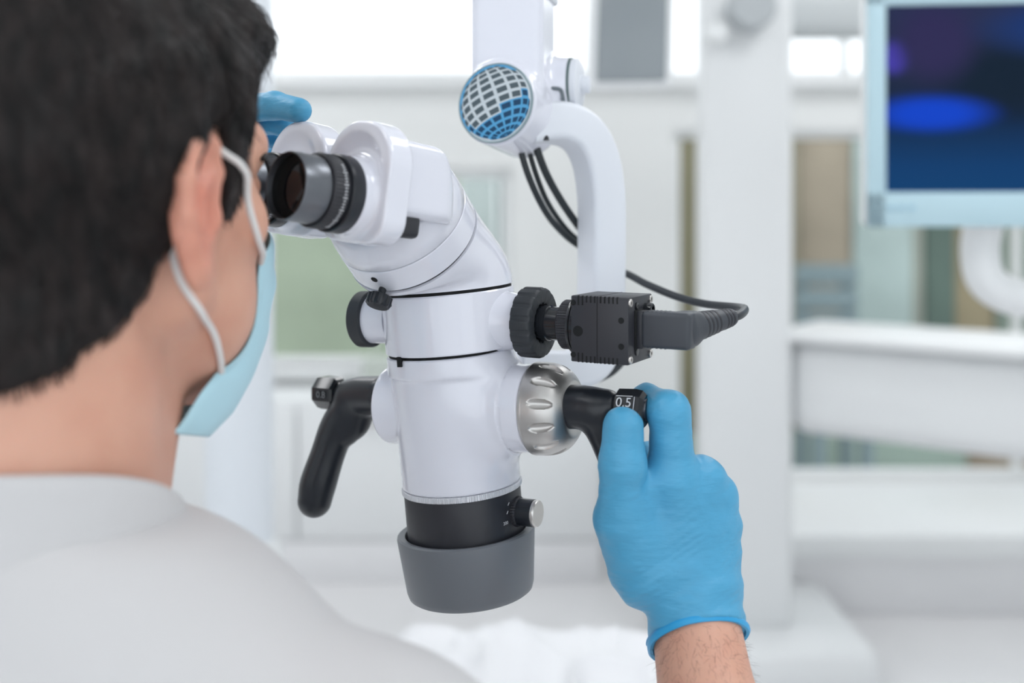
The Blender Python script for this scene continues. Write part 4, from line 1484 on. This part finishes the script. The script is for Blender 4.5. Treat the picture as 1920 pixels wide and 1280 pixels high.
# strands lying on the hair
Va = np.array(V)
sel = rng.choice(len(Va), 9000, replace=False)
root = Va[sel]
crown = np.array([8.0, -70, 105])
G = np.stack([hair(root + np.eye(3)[i]) - hair(root - np.eye(3)[i]) for i in range(3)], 1)
G /= np.maximum(np.linalg.norm(G, axis=1), 1e-6)[:, None]
flow = root - crown
flow[:, 2] -= 40
flow[:, 1] += np.where(root[:, 2] > 70, 30, 0)
flow += 14 * rng.normal(size=flow.shape)
flow -= (flow * G).sum(1)[:, None] * G
flow /= np.maximum(np.linalg.norm(flow, axis=1), 1e-6)[:, None]
L = rng.uniform(14, 30, len(root)) * np.where(root[:, 2] < -20, 0.55, 1.0) * np.where((root[:, 1] > 5) & (root[:, 2] < 25), 0.3, 1.0)
SV, SF = [], []
cur = root - G * 1.0
w_ = np.cross(flow, G)
NS = 5
pts_ = []
dirn = flow.copy()
for k in range(NS):
    pts_.append(cur.copy())
    cur = cur + dirn * (L / (NS - 1))[:, None]
    dd = hair(cur)
    cur = cur - G * np.clip(dd - 0.6 - 0.5 * k, -4, 6)[:, None]
pts_ = np.stack(pts_, 1)
wid = np.array([0.34, 0.34, 0.30, 0.22, 0.06])
A_ = pts_ - w_[:, None, :] * wid[None, :, None]
B_ = pts_ + w_[:, None, :] * wid[None, :, None]
C_ = pts_ + G[:, None, :] * wid[None, :, None] * 0.9
SV = np.stack([A_, B_, C_], 2).reshape(-1, 3)
fidx = []
for s_ in range(len(root)):
    b0 = s_ * NS * 3
    for k in range(NS - 1):
        i0, i1 = b0 + k * 3, b0 + k * 3 + 3
        fidx += [(i0, i1, i1 + 2, i0 + 2), (i0 + 2, i1 + 2, i1 + 1, i0 + 1)]
obj('hair_strands', H.w(SV), fidx, hm, hr, angle=0, kind='stuff')
# eyebrows
mb = MB()
for s_ in (1, -1):
    mb.tube([H.w((s_ * 14, 93.0, 15)), H.w((s_ * 30, 91.5, 20)), H.w((s_ * 46, 82, 19)), H.w((s_ * 54, 73, 14))], [0.003, 0.0042, 0.0036, 0.0015], 10)
mb.obj('eyebrows', hm, hr)

# ---- face mask with ear loops
MASKM = mat('mask_pale_blue', srgb(190, 230, 243), 0.8, bump=(900, 0.2, 0.0004), sheen=0.2)
NU, NV = 60, 64
mid_ = np.array([(104, -18), (117, -32), (123, -52), (122, -80), (113, -108), (95, -132), (80, -142)], float)
sid_ = np.array([(76, -42), (78, -54), (76, -68), (66, -84), (50, -98), (38, -116), (28, -131)], float)
us, vs = np.linspace(-1, 1, NU), np.linspace(0, 1, NV)
tt = np.linspace(0, 1, len(mid_))
MV = []
for v in vs:
    my, mz = np.interp(v, tt, mid_[:, 0]), np.interp(v, tt, mid_[:, 1])
    sy, sz = np.interp(v, tt, sid_[:, 0]), np.interp(v, tt, sid_[:, 1])
    wx = np.interp(v, [0, 0.3, 0.7, 1.0], [52, 47, 45, 34])
    pl = 1.6 * math.sin(v * 2 * math.pi * 4.0)
    for u in us:
        a = abs(u)
        x = wx * math.copysign(math.sin(a * math.pi / 2) ** 0.9, u)
        c = math.cos(a * math.pi / 2) ** 0.66
        y = sy + (my - sy) * c + pl * (1 - a ** 6) * 0.9
        z = sz + (mz - sz) * c + pl * 0.5
        MV.append((x, y, z))
MV = np.array(MV)
# keep the cloth outside the skin
for _ in range(3):
    dd = head(MV)
    Gm = np.stack([head(MV + np.eye(3)[i]) - head(MV - np.eye(3)[i]) for i in range(3)], 1)
    Gm /= np.maximum(np.linalg.norm(Gm, axis=1), 1e-6)[:, None]
    MV = MV + Gm * np.maximum(2.2 - dd, 0)[:, None]
nv = len(MV)
FF = [(i * NU + j, i * NU + j + 1, (i + 1) * NU + j + 1, (i + 1) * NU + j) for i in range(NV - 1) for j in range(NU - 1)]
inn = MV - Gm * 1.0
FF2 = [tuple(k + nv for k in f[::-1]) for f in FF]
rim = []
per = [j for j in range(NU)] + [i * NU + NU - 1 for i in range(1, NV)] + [(NV - 1) * NU + j for j in range(NU - 2, -1, -1)] + [i * NU for i in range(NV - 2, 0, -1)]
for a, b_ in zip(per, per[1:] + per[:1]):
    rim.append((b_, a, a + nv, b_ + nv))
mask = obj('face_mask', H.w(np.vstack([MV, inn])), FF + FF2 + rim, MASKM, person, angle=0)
LOOP = mat('ear_loop_white', (0.80, 0.79, 0.78), 0.7)
for s_ in (1, -1):
    ei = (NU - 1) if s_ > 0 else 0
    top, bot = MV[1 * NU + ei], MV[int(NV * 0.66) * NU + ei]
    lp = [top, (s_ * 72, 44, -28), (s_ * 75, 20, 2), (s_ * 76, 4, 14), (s_ * 75, -12, 12), (s_ * 74, -23, -2), (s_ * 70, -22, -26), (s_ * 66, -10, -48), (s_ * 62, 6, -64), (s_ * 60, 26, -78), bot]
    cc = catmull(np.array(lp, float), 8)
    both = lambda q_: np.minimum(head(q_, False), hair(q_))
    for it in range(6):
        d1 = both(cc)
        g1 = np.stack([both(cc + np.eye(3)[i]) - both(cc - np.eye(3)[i]) for i in range(3)], 1)
        g1 /= np.maximum(np.linalg.norm(g1, axis=1), 1e-6)[:, None]
        cc = cc + g1 * np.maximum(2.0 - d1, 0)[:, None]
        if it < 5:
            cc[1:-1] = 0.25 * cc[:-2] + 0.5 * cc[1:-1] + 0.25 * cc[2:]
    mb = MB(); mb.tube(H.w(cc), 0.0019, 10, 2); mb.obj('ear_loop', LOOP, mask)

# ---- coat
COATM = mat('white_coat_cloth', (0.60, 0.592, 0.60), 0.85, bump=(700, 0.25, 0.0005), sheen=0.15)


def folds(tp):
    q = tp * np.array([0.008, 0.012, 0.012])
    f = 5.0 * vnoise(q + 3.3) + 2.2 * vnoise(q * 2.3 + 1.1)
    # pulled folds from the collar towards the raised right arm
    l = (tp[:, 2] + 0.52 * tp[:, 0] + 40) / 34 + 0.9 * vnoise(q * 1.2 + 8)
    f += 4.0 * np.exp(-((tp[:, 0] - 110) / 90) ** 2) * np.sin(l)
    # a long soft ridge over the right shoulder and a hollow below it
    ln = (tp[:, 2] + 0.42 * tp[:, 0] + 20)
    m = np.exp(-((tp[:, 0] - 130) / 80) ** 2)
    f += m * (5.0 * np.exp(-((ln + 8) / 13) ** 2) - 4.5 * np.exp(-((ln + 42) / 18) ** 2) + 3.0 * np.exp(-((ln + 75) / 16) ** 2))
    return f * 1.6


def coat(p):
    wp = p / 1000
    tp = T.l(wp)
    d = torso(tp, 9.0) - 4
    d = smin(d, sd_cone(tp, TS_R, TS_R + (TE_R - TS_R) * 0.80, 60, 54), 26)
    d = smin(d, sd_cone(tp, TS_L, TS_L + (TE_L - TS_L) * 0.92, 58, 50), 26)
    d = d - folds(tp) * np.clip((60 - tp[:, 2]) / 60, 0, 1)
    # sleeve ends and neck opening
    cut = sd_cone(p, ne0, ne1 + np.array([0, 0, 8]), 61, 66)
    d = smax(d, -cut, 4)
    d = smax(d, tp[:, 2] - 14, 6)
    d = np.maximum(d, 540 - p[:, 2])
    return d


V, F = sdf_mesh(coat, (-680, 320, 530), (240, 940, 1120), 5.5, slack=1.9)
ct = obj('coat', V / 1000, F, COATM, person, angle=0)
# standing collar
a = np.linspace(math.radians(-235), math.radians(55), 90)       # open at the front
rows = []
HTS = np.linspace(0, 1, 10)
for side in (0, 1):
    for hh in (HTS if side == 0 else HTS[::-1]):
        for ang in a:
            back = (1 - math.sin(ang)) / 2
            rad = 76 - 6.0 * hh + (3.0 if side == 0 else 0) + 1.5 * math.sin(3 * ang + 1) * hh
            x = rad * math.cos(ang) * 1.0
            y = rad * math.sin(ang) * 0.95 - 2 + 6 * hh
            z = -12 + hh * (40 + 17 * back) - 80 * (1 - back) ** 3.2 + 0.03 * x
            rows.append((x, y, z))
rows = np.array(rows)
na = len(a)
Fq = []
NH = 20
for i in range(NH):
    for j in range(na - 1):
        k = (i + 1) % NH
        Fq.append((i * na + j, i * na + j + 1, k * na + j + 1, k * na + j))
Fq.append(tuple(i * na for i in range(NH)))
Fq.append(tuple(i * na + na - 1 for i in range(NH))[::-1])
obj('collar', T.w(rows), Fq, COATM, ct, angle=0)

# ---- gloved right hand
GLV = mat('blue_nitrile', (0.080, 0.365, 0.60), 0.42, bump=(110, 0.4, 0.002), vary=(18, 0.06), stretch=(0.6, 0.6, 2.2))
nt = GLV.node_tree
bs = nt.nodes['Principled BSDF']
tcg = nt.nodes.new('ShaderNodeTexCoord')
mpg = nt.nodes.new('ShaderNodeMapping'); mpg.inputs['Rotation'].default_value = (0.0, 0.5, 0.0)
wv = nt.nodes.new('ShaderNodeTexWave'); wv.bands_direction = 'Z'
wv.inputs['Scale'].default_value = 62; wv.inputs['Distortion'].default_value = 9; wv.inputs['Detail'].default_value = 2; wv.inputs['Detail Scale'].default_value = 0.35
nzg = nt.nodes.new('ShaderNodeTexNoise'); nzg.inputs['Scale'].default_value = 34
rmp = nt.nodes.new('ShaderNodeMapRange'); rmp.inputs['From Min'].default_value = 0.42; rmp.inputs['From Max'].default_value = 0.75
mul = nt.nodes.new('ShaderNodeMath'); mul.operation = 'MULTIPLY'
bp2 = nt.nodes.new('ShaderNodeBump'); bp2.inputs['Strength'].default_value = 0.4; bp2.inputs['Distance'].default_value = 0.0009
old = bs.inputs['Normal'].links[0].from_socket
nt.links.new(tcg.outputs['Object'], mpg.inputs[0]); nt.links.new(mpg.outputs[0], wv.inputs['Vector']); nt.links.new(tcg.outputs['Object'], nzg.inputs['Vector'])
nt.links.new(nzg.outputs['Fac'], rmp.inputs['Value']); nt.links.new(rmp.outputs[0], mul.inputs[0]); nt.links.new(wv.outputs['Fac'], mul.inputs[1])
nt.links.new(mul.outputs[0], bp2.inputs['Height']); nt.links.new(old, bp2.inputs['Normal']); nt.links.new(bp2.outputs['Normal'], bs.inputs['Normal'])
wr = mm(W_R)
fdir = unit(mm(E_R) - wr)
cn_ = unit(np.array([0.14, -0.70, -0.70]))
cc_ = P(1308, 1200, 0.70) * 1000
FING = {
    'thumb': ([P(1228, 1085, 0.702), P(1163, 968, 0.694), P(1168, 868, 0.687), P(1168, 800, 0.6875)], [19, 15.2, 14.4, 13.0]),
    'index': ([P(1262, 900, 0.704), P(1255, 772, 0.703), P(1212, 746, 0.726), P(1192, 758, 0.744)], [15.6, 13.6, 9.4, 8.4]),
    'middle': ([P(1316, 898, 0.712), P(1300, 888, 0.760), P(1254, 846, 0.776), P(1208, 850, 0.762)], [14.2, 11.5, 10, 8.6]),
    'ring': ([P(1343, 930, 0.720), P(1332, 912, 0.764), P(1272, 902, 0.783), P(1222, 905, 0.766)], [13.2, 11, 9.6, 8.4]),
    'little': ([P(1350, 985, 0.725), P(1340, 965, 0.764), P(1290, 958, 0.780), P(1244, 960, 0.766)], [12.4, 9.8, 8.6, 7.6]),
}
carp = [P(1262, 1110, 0.704), P(1290, 1110, 0.704), P(1322, 1112, 0.708), P(1346, 1114, 0.713)]
FG = {k: (np.array(v[0]) * 1000, v[1]) for k, v in FING.items()}
CP = [c * 1000 for c in carp]

WEB = [P(1192, 915, 0.697) * 1000, P(1252, 890, 0.705) * 1000]
THEN = [P(1200, 1075, 0.703) * 1000, P(1165, 985, 0.698) * 1000]


def rhand(p):
    d = None
    for c, nme, r0_ in zip(CP, ('index', 'middle', 'ring', 'little'), (17, 17, 16.5, 15.5)):
        e = sd_cone(p, c, FG[nme][0][0], r0_, FG[nme][1][0] + 0.6)
        d = e if d is None else smin(d, e, 12)
    d = smin(d, sd_cone(p, CP[0], FG['thumb'][0][1] + np.array([6, 4, 0]), 19, 15), 14)
    d = smin(d, sd_cone(p, wr, (CP[1] + CP[2]) / 2, 27, 22), 16)
    d = smin(d, sd_cone(p, WEB[0], WEB[1], 11, 12.5), 10)
    d = smin(d, sd_cone(p, THEN[0], THEN[1], 20, 17), 14)
    d = smin(d, sd_cone(p, wr - fdir * 14, wr + fdir * 24, 29.5, 32), 8)
    fingers = chain(p, FG['index'][0], FG['index'][1], 4)
    for nme in ('middle', 'ring', 'little'):
        fingers = smin(fingers, chain(p, FG[nme][0], FG[nme][1], 4), 2)
    d = smin(d, fingers, 6)
    d = smin(d, chain(p, FG['thumb'][0], FG['thumb'][1], 6), 5)
    # stretched wrinkles of the glove
    q = p * np.array([0.05, 0.05, 0.13])
    d = d + 0.45 * vnoise(q + 2.0) + 0.25 * vnoise(p * np.array([0.22, 0.1, 0.30]))
    ax = (p - wr) @ fdir
    rip = np.exp(-((ax + 14) / 26) ** 2)
    d = d - 0.9 * rip * np.sin((ax + 0.35 * (p[:, 0] - wr[0])) / 3.1)
    # cuff opening: cut by the forearm's plane
    return np.maximum(d, (p - cc_) @ cn_)


allp = np.concatenate([v[0] for v in FG.values()] + [np.array(CP), wr[None]])
V, F = sdf_mesh(rhand, allp.min(0) - 36, allp.max(0) + (40, 40, 34), 1.8)
gl_ = obj('glove', V / 1000, F, GLV, person, angle=0)
# rolled cuff
cfr = axis_frame((cc_ - cn_ * 0.8) / 1000, cn_)
mb = MB(); mb.lathe(cfr, [(31.0, -4), (33.2, -3), (34.4, -0.8), (34.4, 1.2), (33.2, 2.8), (31.2, 2.4), (30.6, 0)], 96,
                    lambda r, a, z, i: r + 0.7 * np.sin(3 * a + 0.5) + 0.3 * np.sin(7 * a))
mb.obj('rolled_cuff', mat('blue_nitrile_cuff', (0.03, 0.36, 0.70), 0.4), gl_)
mb = MB(); mb.lathe(axis_frame((cc_ - cn_ * 10) / 1000, unit(cn_ + np.array([0.16, 0.12, 0.0]))), [(31.0, -2.0), (33.0, -1.0), (33.6, 0.2), (32.8, 1.4), (31.0, 2.0)], 96,
                    lambda r, a, z, i: r + 0.6 * np.sin(2 * a + 1))
mb.obj('cuff_fold', MATS['blue_nitrile_cuff'], gl_)

# forearm hairs
mb_v, mb_f = [], []
tp0 = T.l(wr / 1000)
cnt = 0
tries = 0
axf = unit(mm(E_R) - wr)
e1 = unit(np.cross(axf, (0, 1, 0))); e2 = np.cross(axf, e1)
N_H = 1500
s_ax = rng.uniform(2, 70, N_H); s_an = rng.uniform(0, 2 * math.pi, N_H)
base_ = wr + axf * s_ax[:, None] + 40 * (np.cos(s_an)[:, None] * e1 + np.sin(s_an)[:, None] * e2)
inward = wr + axf * s_ax[:, None] - base_
inward /= np.linalg.norm(inward, axis=1)[:, None]
for _ in range(14):
    base_ = base_ + inward * (body(base_) * 0.9)[:, None]
nrm_ = -inward
hd = axf * 0.75 + 0.35 * nrm_ + 0.45 * rng.normal(size=(N_H, 3))
hd /= np.linalg.norm(hd, axis=1)[:, None]
hl2 = rng.uniform(4, 9, N_H)
for k in range(N_H):
    b0 = base_[k]; t0 = b0 + hd[k] * hl2[k] * 0.5 + nrm_[k] * 0.6; t1 = b0 + hd[k] * hl2[k] - nrm_[k] * 0.3
    sdv = unit(np.cross(hd[k], nrm_[k]) + 1e-6) * 0.045
    i0 = len(mb_v)
    mb_v += [b0 - sdv, b0 + sdv, t0 - sdv, t0 + sdv, t1]
    mb_f += [(i0, i0 + 1, i0 + 3, i0 + 2), (i0 + 2, i0 + 3, i0 + 4)]
obj('arm_hair', np.array(mb_v) / 1000, mb_f, hm, person, angle=0, kind='stuff')

# ---- gloved left hand resting on the far eyepiece housing
LF = {
    'thumb': ([P(385, 350, 0.775), P(440, 350, 0.757), P(480, 330, 0.745)], [14, 11.5, 10]),
    'index': ([P(400, 268, 0.775), P(455, 205, 0.752), P(515, 198, 0.728), P(560, 207, 0.712)], [13, 10.6, 9.4, 8.6]),
    'middle': ([P(395, 290, 0.795), P(450, 236, 0.785), P(505, 226, 0.768), P(538, 236, 0.752)], [13, 10.6, 9.4, 8.6]),
    'ring': ([P(388, 315, 0.812), P(440, 262, 0.815), P(495, 252, 0.802), P(528, 262, 0.788)], [12.5, 10.2, 9.0, 8.2]),
    'little': ([P(380, 340, 0.826), P(430, 296, 0.838), P(478, 288, 0.832), P(508, 296, 0.822)], [11.5, 9, 8.2, 7.4]),
}
LG = {k: (np.array(v[0]) * 1000, v[1]) for k, v in LF.items()}
wl = mm(W_L)


def lhand(p):
    d = None
    for nme, off in (('index', -8), ('middle', -2), ('ring', 5), ('little', 11)):
        e = sd_cone(p, wl + np.array([4, off, 0]), LG[nme][0][0], 18, LG[nme][1][0] + 0.5)
        d = e if d is None else smin(d, e, 12)
    d = smin(d, sd_cone(p, wl, LG['thumb'][0][0], 20, 14), 12)
    f_ = None
    for nme in LG:
        e = chain(p, LG[nme][0], LG[nme][1], 4)
        f_ = e if f_ is None else smin(f_, e, 2)
    d = smin(d, f_, 5)
    ldir = unit(mm(E_L) - wl)
    d = smin(d, sd_cone(p, wl, wl + ldir * 40, 26, 32), 12)
    d = d + 0.4 * vnoise(p * 0.07)
    return np.maximum(d, (p - wl) @ ldir - 30)


allp = np.concatenate([v[0] for v in LG.values()] + [wl[None]])
V, F = sdf_mesh(lhand, allp.min(0) - 50, allp.max(0) + 45, 2.4)
obj('glove', V / 1000, F, GLV, person, angle=0)
